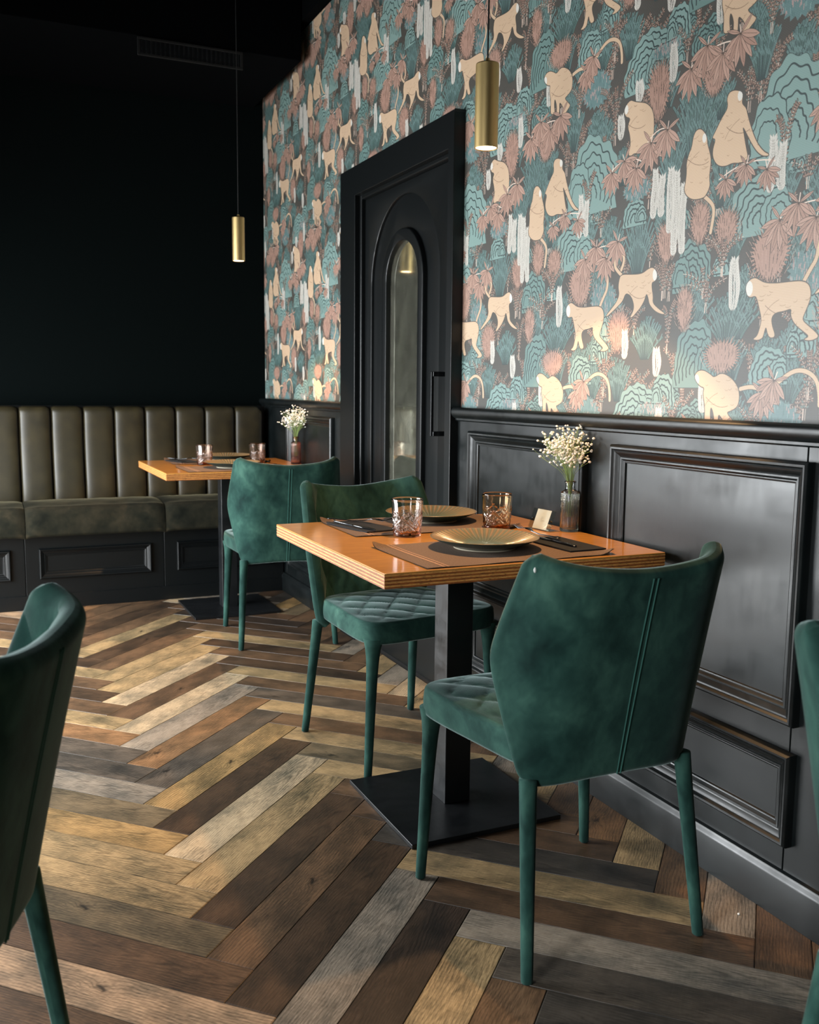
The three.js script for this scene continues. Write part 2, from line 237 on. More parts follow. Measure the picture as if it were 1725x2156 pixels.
// ---------------------------------------------------------------- room shell
const wallRight = structure('wall_right');
mesh('wall_body', box(0.045, 0, -0.2, 0.25, CEIL_Y + 0.1, FRONT_Z + 0.2, 0.001), M.darkWall, wallRight);
{
  // the cloth paper above the dado, cut round the door
  const paper = (z0, y0, z1, y1) => {
    const g = new THREE.BoxGeometry(0.045, y1 - y0, z1 - z0); g.translate(0.0225, (y0 + y1) / 2, (z0 + z1) / 2);
    const p = g.attributes.position, uv = g.attributes.uv; for (let i = 0; i < p.count; i++) uv.setXY(i, p.getZ(i) / PAPER_W, p.getY(i) / PAPER_H); return g;
  };
  mesh('wallpaper', merge([paper(0, 1.09, 1.5, CEIL_Y), paper(1.5, 2.1, 2.52, CEIL_Y), paper(2.52, 1.09, FRONT_Z, CEIL_Y)]), M.paper, wallRight);
}
// a moulded frame: profile [inset from the outer edge, height] swept round a rectangle a x b with mitred corners; lies in the xy plane, rises along z
const MOULD = [[0, 0], [0, 0.018], [0.002, 0.022], [0.006, 0.0255], [0.011, 0.0245], [0.0145, 0.0195], [0.0165, 0.0175], [0.018, 0.0195], [0.021, 0.0185], [0.029, 0.0115], [0.0325, 0.009], [0.034, 0.0105], [0.038, 0.0105], [0.041, 0.0075], [0.043, 0.0055], [0.045, 0.006], [0.048, 0.0045], [0.0495, 0]];
function mouldFrame(a, b, profile = MOULD, k = 1) {
  const pos = [], uv = [], idx = [], cs = [[-1, -1], [1, -1], [1, 1], [-1, 1]];
  for (let s = 0; s < 4; s++) {
    const [ax, ay] = cs[s], [bx, by] = cs[(s + 1) % 4], start = pos.length / 3;
    profile.forEach(([d, t]) => { d *= k; t *= k; pos.push(ax * (a / 2 - d), ay * (b / 2 - d), t, bx * (a / 2 - d), by * (b / 2 - d), t); uv.push(0, d, s % 2 ? b : a, d); });
    for (let i = 0; i < profile.length - 1; i++) { const q = start + 2 * i; idx.push(q, q + 1, q + 2, q + 1, q + 3, q + 2); }
  }
  const g = new THREE.BufferGeometry(); g.setAttribute('position', new THREE.Float32BufferAttribute(pos, 3)); g.setAttribute('uv', new THREE.Float32BufferAttribute(uv, 2)); g.setIndex(idx); g.computeVertexNormals();
  return toCreasedNormals(g, 0.7);
}
const onRight = (g, x, y, z) => { g.rotateY(-Math.PI / 2); g.translate(x, y, z); return g; };
// profile swept along z on the right wall: points [protrusion, y]
function rail(profile, z0, z1, x0 = 0) {
  const g = new THREE.ExtrudeGeometry(new THREE.Shape(profile.map(([p, y]) => new THREE.Vector2(p, y))), { depth: z1 - z0, bevelEnabled: false, curveSegments: 4 });
  g.scale(-1, 1, 1); g.translate(x0, 0, z0); const ix = g.index ? g : g; const p = ix.attributes.position; for (let i = 0; i < p.count; i += 3) for (const at of [p, ix.attributes.normal, ix.attributes.uv]) { const n = at.itemSize; for (let c = 0; c < n; c++) { const t = at.array[(i + 1) * n + c]; at.array[(i + 1) * n + c] = at.array[(i + 2) * n + c]; at.array[(i + 2) * n + c] = t; } }
  g.deleteAttribute('normal'); g.computeVertexNormals(); return toCreasedNormals(boxUV(g), 0.6);
}
const PANEL_X = -0.012;                          // face of the panelling
const RAIL = [[0, 1.055], [0.012, 1.056], [0.016, 1.060], [0.016, 1.066], [0.024, 1.070], [0.030, 1.076], [0.033, 1.085], [0.033, 1.094], [0.030, 1.101], [0.024, 1.105], [0, 1.105]];
const BASE = [[0, 0], [0.018, 0], [0.018, 0.088], [0.016, 0.094], [0.011, 0.099], [0.010, 0.104], [0, 0.106]];
{
  const runs = [[0.0, 1.437], [2.585, FRONT_Z]];
  // boards of the panelling, butted with fine joints
  for (const [z0, z1] of [[0, 0.46], [0.464, 1.437], [2.585, 4.2115], [4.2145, 5.1], [5.103, 6.2], [6.203, FRONT_Z]]) mesh('wall_panel', box(PANEL_X, 0.0, z0, 0.05, 1.09, z1, 0.0015), M.paint, wallRight);
  const dado = structure('trim_1'), base = structure('baseboard_right');
  for (const [z0, z1] of runs) { mesh('dado_rail', rail(RAIL, z0, z1, PANEL_X + 0.004), M.paint, dado); mesh('baseboard_length', rail(BASE, z0, z1, PANEL_X), M.paint, base); }
  for (const [z0, z1] of [[0.545, 1.27], [2.705, 3.415], [3.543, 4.212 + 0.023], [4.36, 5.07]]) {
    mesh('panel_moulding', onRight(mouldFrame(z1 - z0, 0.58), PANEL_X, 0.735, (z0 + z1) / 2), M.paint, wallRight);
    mesh('panel_moulding', onRight(mouldFrame(z1 - z0, 0.213), PANEL_X, 0.2755, (z0 + z1) / 2), M.paint, wallRight);
  }
  const cornice = structure('trim_2'); mesh('ceiling_beam', box(-0.05, 2.985, 0, 0.02, CEIL_Y, FRONT_Z, 0.003), M.ceiling, cornice);
}
// back wall, rail, soffit
const wallBack = structure('wall_back');
mesh('wall_body', box(LEFT_X - 0.2, 0, -0.2, 0.05, CEIL_Y + 0.1, 0, 0.001), M.darkWall, wallBack);
const backRail = structure('trim_3');
{ const g = rail(RAIL, 0, -LEFT_X - 0.013); g.rotateY(-Math.PI / 2); g.translate(LEFT_X + 0.0, 0, 0.0); mesh('dado_rail', g, M.doorPaint, backRail); }
mesh('wall_panel', box(LEFT_X, 0, 0, PANEL_X, 1.06, 0.012, 0.001), M.doorPaint, wallBack);
const soffit = structure('trim_4'); mesh('soffit', box(LEFT_X, 2.79, 0, -0.055, CEIL_Y, 0.9, 0.004), M.ceiling, soffit);
// left wall with its windows, front wall, ceiling
const wallLeft = structure('wall_left');
{
  const x0 = LEFT_X - 0.25, x1 = LEFT_X, parts = [box(x0, 0, -0.2, x1, WIN_Y[0], FRONT_Z + 0.2, 0.001), box(x0, WIN_Y[1], -0.2, x1, CEIL_Y + 0.1, FRONT_Z + 0.2, 0.001)];
  let z = -0.2; for (const [a, b] of [...WINDOWS, [FRONT_Z + 0.2, 0]]) { parts.push(box(x0, WIN_Y[0], z, x1, WIN_Y[1], a, 0.001)); z = b; }
  mesh('wall_body', parts, M.darkWall, wallLeft);
  WINDOWS.forEach(([a, b], i) => {
    const w = structure('window_' + (i + 1)), x = LEFT_X - 0.12, t = 0.045, [y0, y1] = WIN_Y;
    mesh('window_frame', [box(x, y0, a, x + 0.06, y0 + t, b), box(x, y1 - t, a, x + 0.06, y1, b), box(x, y0, a, x + 0.06, y1, a + t), box(x, y0, b - t, x + 0.06, y1, b)], M.frame, w);
    const p = new THREE.PlaneGeometry(b - a - 2 * t, y1 - y0 - 2 * t); p.rotateY(Math.PI / 2); p.translate(x + 0.02, (y0 + y1) / 2, (a + b) / 2); mesh('pane', p, M.pane, w);
    mesh('window_sill', box(LEFT_X - 0.06, y0 - 0.03, a - 0.03, LEFT_X + 0.05, y0, b + 0.03, 0.004), M.frame, w);
  });
}
const wallFront = structure('wall_front'); mesh('wall_body', box(LEFT_X - 0.2, 0, FRONT_Z, 0.05, CEIL_Y + 0.1, FRONT_Z + 0.2, 0.001), M.darkWall, wallFront);
const ceiling = structure('ceiling'); mesh('ceiling_slab', box(LEFT_X - 0.2, CEIL_Y, -0.2, 0.25, CEIL_Y + 0.2, FRONT_Z + 0.2, 0.001), M.ceiling, ceiling);

// ---------------------------------------------------------------- floor: herringbone of wood-look planks
const floor = structure('floor');
mesh('floor_slab', box(LEFT_X - 0.2, -0.2, -0.2, 0.25, -0.0025, FRONT_Z + 0.2, 0.0005), M.grout, floor);
{
  const L = 0.722, Wd = 0.1135, GAP = 0.0016, TH = 0.012, C45 = Math.SQRT1_2, O = [-1.236, 3.384];
  const grains = [];
  for (let k = 0; k < 6; k++) {
    const R = rng(40 + k), ky = 0.2 + 0.6 * R(), knotX = R(), knotY = 0.25 + 0.5 * R(), hasKnot = k % 3 === 1, cath = 0.05 + 0.25 * R(), arc = R() < 0.6;
    grains.push(data(1024, 160, (x, y) => {
      const u = x / 1024, v = y / 160, wob = 0.10 * noise.noise(u * 3, v * 0.8, k * 5.1) + 0.03 * noise.noise(u * 9, v * 2, k);
      let d = arc ? Math.hypot((u - cath) * 0.42, (v - ky) * 1.0 + wob * 1.3) * 2.0 : (v + wob) * 1.5 + u * 0.12;
      let kn = 0; if (hasKnot) { const r = Math.hypot((u - knotX) * 3.6 + 0.12 * noise.noise(u * 30, v * 9, k), v - knotY + 0.05 * noise.noise(u * 50, v * 12, k + 4)); kn = 0.8 * Math.exp(-r * r * 260); d += 0.28 * Math.exp(-r * r * 22); }
      const ring = Math.pow(0.5 + 0.5 * Math.sin(d * 58 + 2.5 * noise.noise(u * 14, v * 3, k + 3)), 2.2);
      const fib = noise.noise(u * 22, v * 75, k * 3 + 1) * 0.5 + noise.noise(u * 60, v * 150, k * 3 + 2) * 0.35;
      const blot = fbm(u * 5, v * 1.5, k * 2.7 + 11, 3), saw = 0.05 * noise.noise(u * 160, v * 3, k + 20);
      let t = 0.82 - 0.15 * ring + 0.55 * fib + 0.48 * blot + saw; t *= 1 - 0.75 * kn;
      if (v < 0.02 || v > 0.98) t *= 0.9;
      return [255 * clamp(t + 0.05 * blot), 252 * clamp(t), 246 * clamp(t - 0.04 * blot)];
    }));
  }
  const TONES = { light: 0xc5af90, tan: 0xb0966f, gold: 0xad8d5f, pink: 0xbfa184, grey: 0x968b7e, greyd: 0x5f564d, olive: 0x796a53, brown: 0x745a43, red: 0x69513d, dark: 0x544131, deep: 0x45382e, slate: 0x4c4640, orange: 0x8f6c4c };
  const mats = {}; const plankMat = (tone, g) => mats[tone + g] ??= phys({ color: TONES[tone], map: grains[g], roughness: 0.44, bumpMap: grains[g], bumpScale: 0.0003 });
  // planks whose tone the photograph shows; a: run up to the right, b: run down to the right, by place along the zigzag
  const A0 = { '-18': 'brown', '-17': 'dark', '-16': 'brown', '-15': 'dark', '-14': 'tan', '-13': 'dark', '-12': 'brown', '-11': 'tan', '-10': 'gold', '-9': 'tan', '-8': 'brown', '-7': 'light', '-6': 'greyd', '-5': 'orange', '-4': 'greyd', '-3': 'gold', '-2': 'olive', '-1': 'grey' };
  const SEQ = { a: { k0: -16, s: 'brown dark brown tan dark brown tan tan light red light grey orange greyd gold dark light tan dark brown dark grey deep tan brown olive tan brown'.split(' ') }, b: { k0: -12, s: 'brown tan dark brown dark tan brown greyd tan brown tan olive tan brown red slate tan red grey greyd slate dark grey brown'.split(' ') }, l: { k0: -14, s: 'brown tan dark tan brown dark brown tan orange greyd greyd grey olive gold tan tan olive red pink brown light tan light grey tan'.split(' ') }, r: { k0: -14, s: 'brown dark brown dark grey brown tan grey light tan brown grey red grey tan brown orange tan brown grey red brown tan'.split(' ') } };
  const R = rng(77), all = Object.keys(TONES);
  const toXZ = (a, b) => [O[0] + (a + b) * C45, O[1] + (b - a) * C45];
  const list = [];
  for (let c = -4; c <= 4; c++) for (let k = -60; k <= 60; k++) {
    for (const kind of ['a', 'b']) {
      const sa = -k * Wd + c * L, sb = k * Wd + c * L;
      const rect = kind === 'a' ? [sa, sb, sa + L, sb + Wd] : [sa + L - Wd, sb + Wd, sa + L, sb + Wd + L];
      list.push({ kind, c, k, rect });
    }
  }
  const clip = (poly, inside, cut) => { const out = []; poly.forEach((p, i) => { const q = poly[(i + 1) % poly.length], a = inside(p), b = inside(q); if (a) out.push(p); if (a !== b) out.push(cut(p, q)); }); return out; };
  const X0 = LEFT_X, X1 = PANEL_X - 0.004, Z0 = 0.002, Z1 = FRONT_Z;
  const eye = camera, proj = new THREE.Vector3();
  const rest = {}; let shown = 0;
  const shapes = [];
  for (const q of list) {
    const g = GAP / 2, [a0, b0, a1, b1] = q.rect;
    const cs = [[a0 + g, b0 + g], [a1 - g, b0 + g], [a1 - g, b1 - g], [a0 + g, b1 - g]];
    const mid = toXZ((a0 + a1) / 2, (b0 + b1) / 2); if (mid[0] < X0 - 0.5 || mid[0] > X1 + 0.5 || mid[1] < Z0 - 0.5 || mid[1] > Z1 + 0.5) continue;
    let poly = cs.map(([a, b]) => [...toXZ(a, b), q.kind === 'a' ? (a - a0) / L : (b - b0) / L, q.kind === 'a' ? (b - b0) / Wd : (a - a0) / Wd]);
    const lerpTo = (i, v) => (p, s) => { const t = (v - p[i]) / (s[i] - p[i]); return p.map((x, n) => x + (s[n] - x) * t); };
    poly = clip(poly, (p) => p[0] >= X0, lerpTo(0, X0)); poly = clip(poly, (p) => p[0] <= X1, lerpTo(0, X1)); poly = clip(poly, (p) => p[1] >= Z0, lerpTo(1, Z0)); poly = clip(poly, (p) => p[1] <= Z1, lerpTo(1, Z1));
    if (poly.length < 3) continue;
    let area = 0; poly.forEach((p, i) => { const s = poly[(i + 1) % poly.length]; area += p[0] * s[1] - s[0] * p[1]; }); if (Math.abs(area) < 0.0006) continue;
    const seen = poly.some(([x, z]) => { proj.set(x, 0, z).project(eye); return Math.abs(proj.x) < 1.02 && Math.abs(proj.y) < 1.05 && proj.z < 1 && z < 5.4; });
    const seq = q.kind === 'a' ? (q.c === 0 ? SEQ.a : q.c === 1 ? SEQ.r : null) : (q.c === 0 ? SEQ.b : q.c === -1 ? SEQ.l : null);
    const rnd = R(), gi = Math.floor(R() * 6), lift = R();
    const tone = (seq && seq.s[q.k - seq.k0]) || all[Math.floor(rnd * all.length)];
    // top with a fine chamfer, and sides
    const n = poly.length, cx = poly.reduce((s, p) => s + p[0], 0) / n, cz = poly.reduce((s, p) => s + p[1], 0) / n, y1 = -0.0004 * lift, ch = 0.0016;
    const ring = (inset, y) => poly.map((p) => { const dx = cx - p[0], dz = cz - p[1], l = Math.hypot(dx, dz) || 1; return [p[0] + dx / l * inset * 1.5, y, p[1] + dz / l * inset * 1.5, p[2], p[3]]; });
    const pos = [], uv = [], tri = (...v) => v.forEach((p) => { pos.push(p[0], p[1], p[2]); uv.push(p[3], p[4]); });
    const top = ring(ch, y1), mid2 = ring(0, y1 - 0.001), low = ring(0, y1 - TH), sgn = area > 0 ? 1 : -1;
    for (let i = 1; i < n - 1; i++) sgn > 0 ? tri(top[0], top[i + 1], top[i]) : tri(top[0], top[i], top[i + 1]);
    for (let i = 0; i < n; i++) { const j = (i + 1) % n; for (const [u, l] of [[top, mid2], [mid2, low]]) sgn > 0 ? tri(u[i], u[j], l[i], u[j], l[j], l[i]) : tri(u[i], l[i], u[j], u[j], l[i], l[j]); }
    const geo = new THREE.BufferGeometry(); geo.setAttribute('position', new THREE.Float32BufferAttribute(pos, 3)); geo.setAttribute('uv', new THREE.Float32BufferAttribute(uv, 2)); geo.computeVertexNormals();
    proj.set(cx, 0, cz);
    shapes.push({ seen, geo, tone, gi, far: proj.distanceTo(camera.position) });
  }
  shapes.sort((a, b) => (b.seen - a.seen) || a.far - b.far);
  for (const s of shapes) {
    if (s.seen && shown < 290) { shown++; mesh('plank', s.geo, plankMat(s.tone, s.gi), floor); } else (rest[s.tone] ??= []).push(s.geo);
  }
  let i = 0; for (const [tone, gs] of Object.entries(rest)) { const m = mesh('planks_beyond', gs, plankMat(tone, i++ % 6), floor); m.userData.kind = 'stuff'; }
}

// ---------------------------------------------------------------- door
{
  const door = structure('door_1'), ZC = 2.056, SP = 1.61, F = -0.002;
  const Z0 = 1.437, Z1 = 2.585, Y1 = 2.142, W = 0.122, X = -0.045;
  // casing: two jambs and a head, mitred, with a bead on the inner edge
  const WL = 0.18, WR = 0.042; const casing = (pts) => { const g = new THREE.ExtrudeGeometry(new THREE.Shape(pts.map(([z, y]) => new THREE.Vector2(z, y))), { depth: 0.085, bevelEnabled: true, bevelThickness: 0.003, bevelSize: 0.003, bevelSegments: 2 }); g.rotateY(-Math.PI / 2); g.translate(X + 0.088, 0, 0); return boxUV(g); };
  mesh('door_casing', casing([[Z0, 0], [Z0 + WL, 0], [Z0 + WL, Y1 - W], [Z0, Y1]]), M.doorPaint, door);
  mesh('door_casing', casing([[Z1 - WR, 0], [Z1, 0], [Z1, Y1], [Z1 - WR, Y1 - W]]), M.doorPaint, door);
  mesh('door_casing', casing([[Z0, Y1], [Z0 + WL, Y1 - W], [Z1 - WR, Y1 - W], [Z1, Y1]]), M.doorPaint, door);
  const stop = (x0, y0, z0, x1, y1, z1) => box(x0, y0, z0, x1, y1, z1, 0.007);
  mesh('door_stop', stop(-0.022, 0, Z0 + WL, 0.03, Y1 - W, Z0 + WL + 0.022), M.doorPaint, door);
  mesh('door_stop', stop(-0.022, 0, Z1 - WR - 0.02, 0.03, Y1 - W, Z1 - WR), M.doorPaint, door);
  mesh('door_stop', stop(-0.022, Y1 - W - 0.022, Z0 + WL + 0.022, 0.03, Y1 - W, Z1 - WR - 0.02), M.doorPaint, door);
  const archPath = (hw, y0, rev) => { const p = []; p.push([ZC - hw, y0], [ZC + hw, y0]); for (let i = 0; i <= 40; i++) { const a = Math.PI * i / 40; p.push([ZC + hw * Math.cos(a), SP + hw * Math.sin(a)]); } return p.map(([z, y]) => new THREE.Vector2(z, y)); };
  const board = (outer, hole, x, d) => { const s = new THREE.Shape(outer); if (hole) s.holes.push(new THREE.Path(hole)); const g = new THREE.ExtrudeGeometry(s, { depth: d, bevelEnabled: true, bevelThickness: 0.004, bevelSize: 0.004, bevelSegments: 3, curveSegments: 12 }); g.rotateY(-Math.PI / 2); g.translate(x + d + 0.004, 0, 0); return toCreasedNormals(boxUV(g), 0.6); };
  const leafRect = [[Z0 + WL + 0.026, 0.01], [Z1 - WR - 0.024, 0.01], [Z1 - WR - 0.024, Y1 - W - 0.026], [Z0 + WL + 0.026, Y1 - W - 0.026]].map(([z, y]) => new THREE.Vector2(z, y));
  mesh('door_leaf', board(leafRect, archPath(0.345, 0.22), F, 0.03), M.doorPaint, door);
  mesh('arched_panel', board(archPath(0.339, 0.226), archPath(0.2, 0.34), F + 0.012, 0.022), M.doorPaint, door);
  mesh('arched_frame', board(archPath(0.203, 0.337), archPath(0.163, 0.38), F - 0.008, 0.036), M.doorPaint, door);
  const glassMap = data(256, 1024, (x, y) => {       // foxed silvering of the old mirror
    const n = fbm(x / 34, y / 34, 4.4, 5), s = fbm(x / 12, y / 12, 9.1, 3) > 0.36 ? -70 : 0, e = fbm(x / 20, y / 40, 2.2, 3) > 0.33 ? 26 : 0; return [196 + 70 * n + s + e, 196 + 70 * n + s + e, 176 + 62 * n + s + e * 0.7];
  });
  const glassRough = data(256, 512, (x, y) => 40 + 70 * fbm(x / 30, y / 30, 4.4, 4) + 40, false);
  const g = new THREE.ShapeGeometry(new THREE.Shape(archPath(0.17, 0.37)), 24); { const p = g.attributes.position, uv = g.attributes.uv; for (let i = 0; i < p.count; i++) uv.setXY(i, (p.getX(i) - ZC + 0.17) / 0.34, p.getY(i) / 1.8); }
  g.rotateY(-Math.PI / 2); g.translate(0.012, 0, 0);
  mesh('mirror_pane', g, phys({ color: 0xffffff, map: glassMap, metalness: 0.93, roughness: 0.2, roughnessMap: glassRough }), door);
  // D handle
  const hz = 2.532, hx = -0.062;
  const hd = mesh('door_handle', [box(hx - 0.006, 0.995, hz - 0.07, hx + 0.006, 1.235, hz - 0.058, 0.002), box(hx, 1.217, hz - 0.07, 0.0, 1.235, hz - 0.052, 0.002), box(hx, 0.995, hz - 0.07, 0.0, 1.013, hz - 0.048, 0.002)], M.handle, door);
  for (const y of [1.004, 1.226]) { const r = new THREE.CylinderGeometry(0.014, 0.014, 0.006, 20); r.rotateZ(Math.PI / 2); r.translate(-0.006, y, hz - 0.061); mesh('rosette', r, M.blackMetal, hd); }
}

// ---------------------------------------------------------------- velvet chairs
const napMap = data(512, 512, (x, y, w, h) => {       // pile brushed this way and that
  const f = (a, b) => { const wx = a + 26 * fbm(a / 60, b / 60, 1, 3), wy = b + 26 * fbm(a / 60, b / 60, 5, 3); return fbm(wx / 70, wy / 100, 3.3, 5) + 0.4 * fbm(wx / 16, wy / 30, 7.7, 3); };
  const t = tiled(f, x, y, w, h) * 1.25, k = 0.84 + 0.62 * t; return [200 * k * (0.95 + 0.2 * t), 214 * k, 210 * k * (1 - 0.05 * t)];
});
const pile = repeated(grainTile, 9, 9);
M.velvet = phys({ color: 0x3c5b54, map: repeated(napMap, 1.6, 1.6), roughness: 0.9, sheen: 1, sheenColor: new THREE.Color(0xd6ecea), sheenRoughness: 0.55, bumpMap: pile, bumpScale: 0.0006, specularIntensity: 0.25 });
M.velvetSeam = phys({ color: 0x31564f, roughness: 0.9, sheen: 0.8, sheenColor: new THREE.Color(0x6fa798), sheenRoughness: 0.4, specularIntensity: 0.25 });
// back shell: flat middle, wings that turn forward, widest a little above the seat
const shell = (() => {
  const TMAX = 1.02, E0 = -0.085, E1 = 0.055, step = 0.002, Ix = [0], Iz = [0];
  for (let d = E0, i = 1; d < 0.3; d += step, i++) { const th = TMAX * smooth(E0, E1, d + step / 2); Ix[i] = Ix[i - 1] + Math.cos(th) * step; Iz[i] = Iz[i - 1] + Math.sin(th) * step; }
  const at = (arr, d) => { const q = clamp((d - E0) / step, 0, arr.length - 1.001), i = Math.floor(q); return arr[i] + (arr[i + 1] - arr[i]) * (q - i); };
  const A = 0.184;
  const wing = (y) => { const d = y - 0.655, k = d < 0 ? 0.44 : 0.25; return 0.122 - k * (Math.sqrt(d * d + 0.0012) - 0.0346); };
  return (s, t) => {       // s -1..1 across, t 0..1 up -> point of the middle surface
    const e = Math.abs(s), corner = 0.045 * Math.pow(smooth(0.95, 1, t), 2) + 0.07 * Math.pow(smooth(0.08, 0, t), 1.5);
    const y0 = 0.390 - 0.014 * e * e, y1 = 0.833 + 0.036 * Math.pow(e, 1.7) - 0.008 * smooth(0.93, 1.0, e), y = y0 + (y1 - y0) * t;
    const H = (A + wing(y)) * (1 - corner * smooth(0.5, 1, e)), q = e * H, lim = A + E0;
    let x = q, f = 0; if (q > lim) { x = lim + at(Ix, q - A); f = at(Iz, q - A); }
    const zb = -0.187 - 0.195 * (y - 0.40) - 0.012 * Math.pow(Math.max(0, (y - 0.4) / 0.46), 2);
    return [Math.sign(s) * x, y, zb + f + 0.010 * (1 - Math.min(1, q / 0.17) ** 2) * -1, Math.sign(s) * q];
  };
})();
function shellPoint(s, t, off) {
  const e = 0.004, p = shell(s, t), a = shell(clamp(s + e, -1, 1), t), b = shell(clamp(s - e, -1, 1), t), c = shell(s, clamp(t + e, 0, 1)), d = shell(s, clamp(t - e, 0, 1));
  const n = V(a[0] - b[0], a[1] - b[1], a[2] - b[2]).cross(V(c[0] - d[0], c[1] - d[1], c[2] - d[2])).normalize();
  return [p[0] + n.x * off, p[1] + n.y * off, p[2] + n.z * off, p[3]];
}
const edgeThick = (s, t, r = 0.02, th = 0.0205) => { const d = Math.min((1 - Math.abs(s)) * 0.31, t * 0.44, (1 - t) * 0.44); const k = clamp(d / r); return th * Math.sqrt(1 - (1 - k) * (1 - k)); };
const quilt = (u, v) => Math.pow(Math.abs(Math.sin(Math.PI * (u + v)) * Math.sin(Math.PI * (u - v))), 0.30);
const ease = (u) => { const c = 2 * u - 1; return Math.sign(c) * (1 - Math.pow(1 - Math.abs(c), 1.5)); };       // crowds the grid to the edges
function backGeometry() {
  const inner = grid(120, 90, (u, v) => { const s = ease(u), t = (ease(v) + 1) / 2, p0 = shell(s, t), k = smooth(0, 0.03, Math.min((1 - Math.abs(s)) * 0.31, t * 0.44, (1 - t) * 0.44)); return shellPoint(s, t, edgeThick(s, t) + 0.0095 * k * (quilt(p0[3] / 0.108, p0[1] / 0.15) - 0.6)).slice(0, 3); }, (u, v) => { const p = shell(ease(u), (ease(v) + 1) / 2); return [p[3], p[1]]; });
  const outer = grid(72, 56, (u, v) => { const s = ease(u), t = (ease(v) + 1) / 2; return shellPoint(s, t, -edgeThick(s, t)).slice(0, 3); }, (u, v) => { const p = shell(ease(u), (ease(v) + 1) / 2); return [p[3] + 0.5, p[1] + 0.37]; }, true);
  return merge([inner, outer]);
}
function seatGeometry() {
  const half = (z) => 0.2 + 0.046 * smooth(-0.2, 0.25, z), zf = 0.258, zr = -0.178;
  const edge = (a) => {       // rounded trapezium, by direction
    const cx = Math.cos(a), cz = Math.sin(a), n = 7, k = Math.pow(Math.pow(Math.abs(cx), n) + Math.pow(Math.abs(cz), n), -1 / n), x = cx * k, z = cz * k, zz = (zf + zr) / 2 + z * (zf - zr) / 2; return [x * half(zz), zz];
  };
  const TOP = 0.481, LOW = 0.410, NR = 34;
  return grid(168, NR + 16, (u, v) => {
    const a = u * Math.PI * 2, j = Math.round(v * (NR + 16)), [ex, ez] = edge(a), cz0 = 0.04; let r, y;
    if (j <= NR) { r = Math.pow(j / NR, 0.9) * 0.965; y = TOP + 0.010 * (1 - r * r); }
    else { const q = (j - NR) / 16; if (q < 0.35) { const w = q / 0.35 * Math.PI / 2; r = 0.965 + 0.035 * Math.sin(w); y = TOP - 0.013 + 0.013 * Math.cos(w); } else if (q < 0.8) { const w = (q - 0.35) / 0.45; r = 1 + 0.012 * Math.sin(w * Math.PI) - 0.012 * w; y = TOP - 0.013 - (TOP - 0.013 - LOW) * w; } else { r = 0.988 * (1 - (q - 0.8) / 0.2); y = LOW; } }
    const x = ex * r, z = cz0 + (ez - cz0) * r; if (j <= NR) y += 0.0068 * (quilt(x / 0.108, z / 0.128) - 0.6) * smooth(1, 0.86, r / 0.965);
    return [x, y, z];
  }, (u, v) => { const a = u * Math.PI * 2, [ex, ez] = edge(a); return [ex * v * 1.3 + 0.2, ez * v * 1.3]; }, true, true);
}
function legGeometry(top, foot, r0, r1, flare) {
  const n = 16, d = V(...foot).sub(V(...top));
  return grid(20, n + 2, (u, v) => { const j = Math.round(v * (n + 2)), a = -u * Math.PI * 2, t = clamp((j - 1) / n), r = j === 0 || j === n + 2 ? 0.0002 : r0 + (r1 - r0) * Math.pow(t, 0.8) + flare * Math.pow(1 - t, 11); return [top[0] + d.x * t + Math.cos(a) * r, top[1] + d.y * t, top[2] + d.z * t + Math.sin(a) * r]; }, (u, v) => [u * 0.12, v * 0.4], false, true);
}
const CHAIRS = 'green velvet chairs at the tables';
const chair0 = thing('dining_chair', 'green velvet chair with its plain back to us at the foreground table', 'chair', [-0.455, 0, 3.972], Math.PI, CHAIRS);
{
  const back = mesh('backrest', backGeometry(), M.velvet, chair0);
  const piping = []; for (const dx of [-0.006, 0.006]) piping.push(tube(Array.from({ length: 14 }, (_, i) => { const p = shellPoint(dx / 0.3, 0.02 + 0.955 * i / 13, -0.0203); return p.slice(0, 3); }), 0.0019, 40, 6));
  mesh('back_seam', piping, M.velvetSeam, back);
  mesh('seat', seatGeometry(), M.velvet, chair0);
  for (const s of [-1, 1]) {
    mesh('leg', legGeometry([s * 0.193, 0.40, -0.180], [s * 0.216, 0.003, -0.232], 0.0188, 0.0125, 0.0), M.velvet, chair0);
    mesh('leg', legGeometry([s * 0.214, 0.428, 0.218], [s * 0.236, 0.003, 0.226], 0.0198, 0.0122, 0.011), M.velvet, chair0);
    for (const [x, z] of [[s * 0.216, -0.232], [s * 0.236, 0.226]]) { const g = new THREE.CylinderGeometry(0.0095, 0.0095, 0.004, 16); g.translate(x, 0.002, z); mesh('foot_glide', g, M.black, chair0); }
  }
}
copy(chair0, [-0.386, 0, 2.885], 0.15, 'green velvet chair behind the front table, quilted seat and back facing us', CHAIRS);
copy(chair0, [-0.333, 0, 1.40], Math.PI - 0.13, 'green velvet chair at the far corner table, its plain seamed back to us', CHAIRS);
copy(chair0, [-1.816, 0, 4.26], -1.95, 'blurred green velvet chair in the left foreground, cut by the left edge', CHAIRS);
copy(chair0, [-0.37, 0, 5.0], 0.08, 'blurred green velvet chair at the right edge of the picture, turned to us', CHAIRS);
{ const g = new THREE.SphereGeometry(0.0045, 12, 8); g.scale(0.7, 1.2, 0.35); g.translate(...shellPoint(0.86, 0.955, -0.0205).slice(0, 3)); const m = mesh('price_sticker', g, std({ color: 0xe6e6e2, roughness: 0.6 }), chair0); m.userData.label = 'small white sticker on the top corner'; }

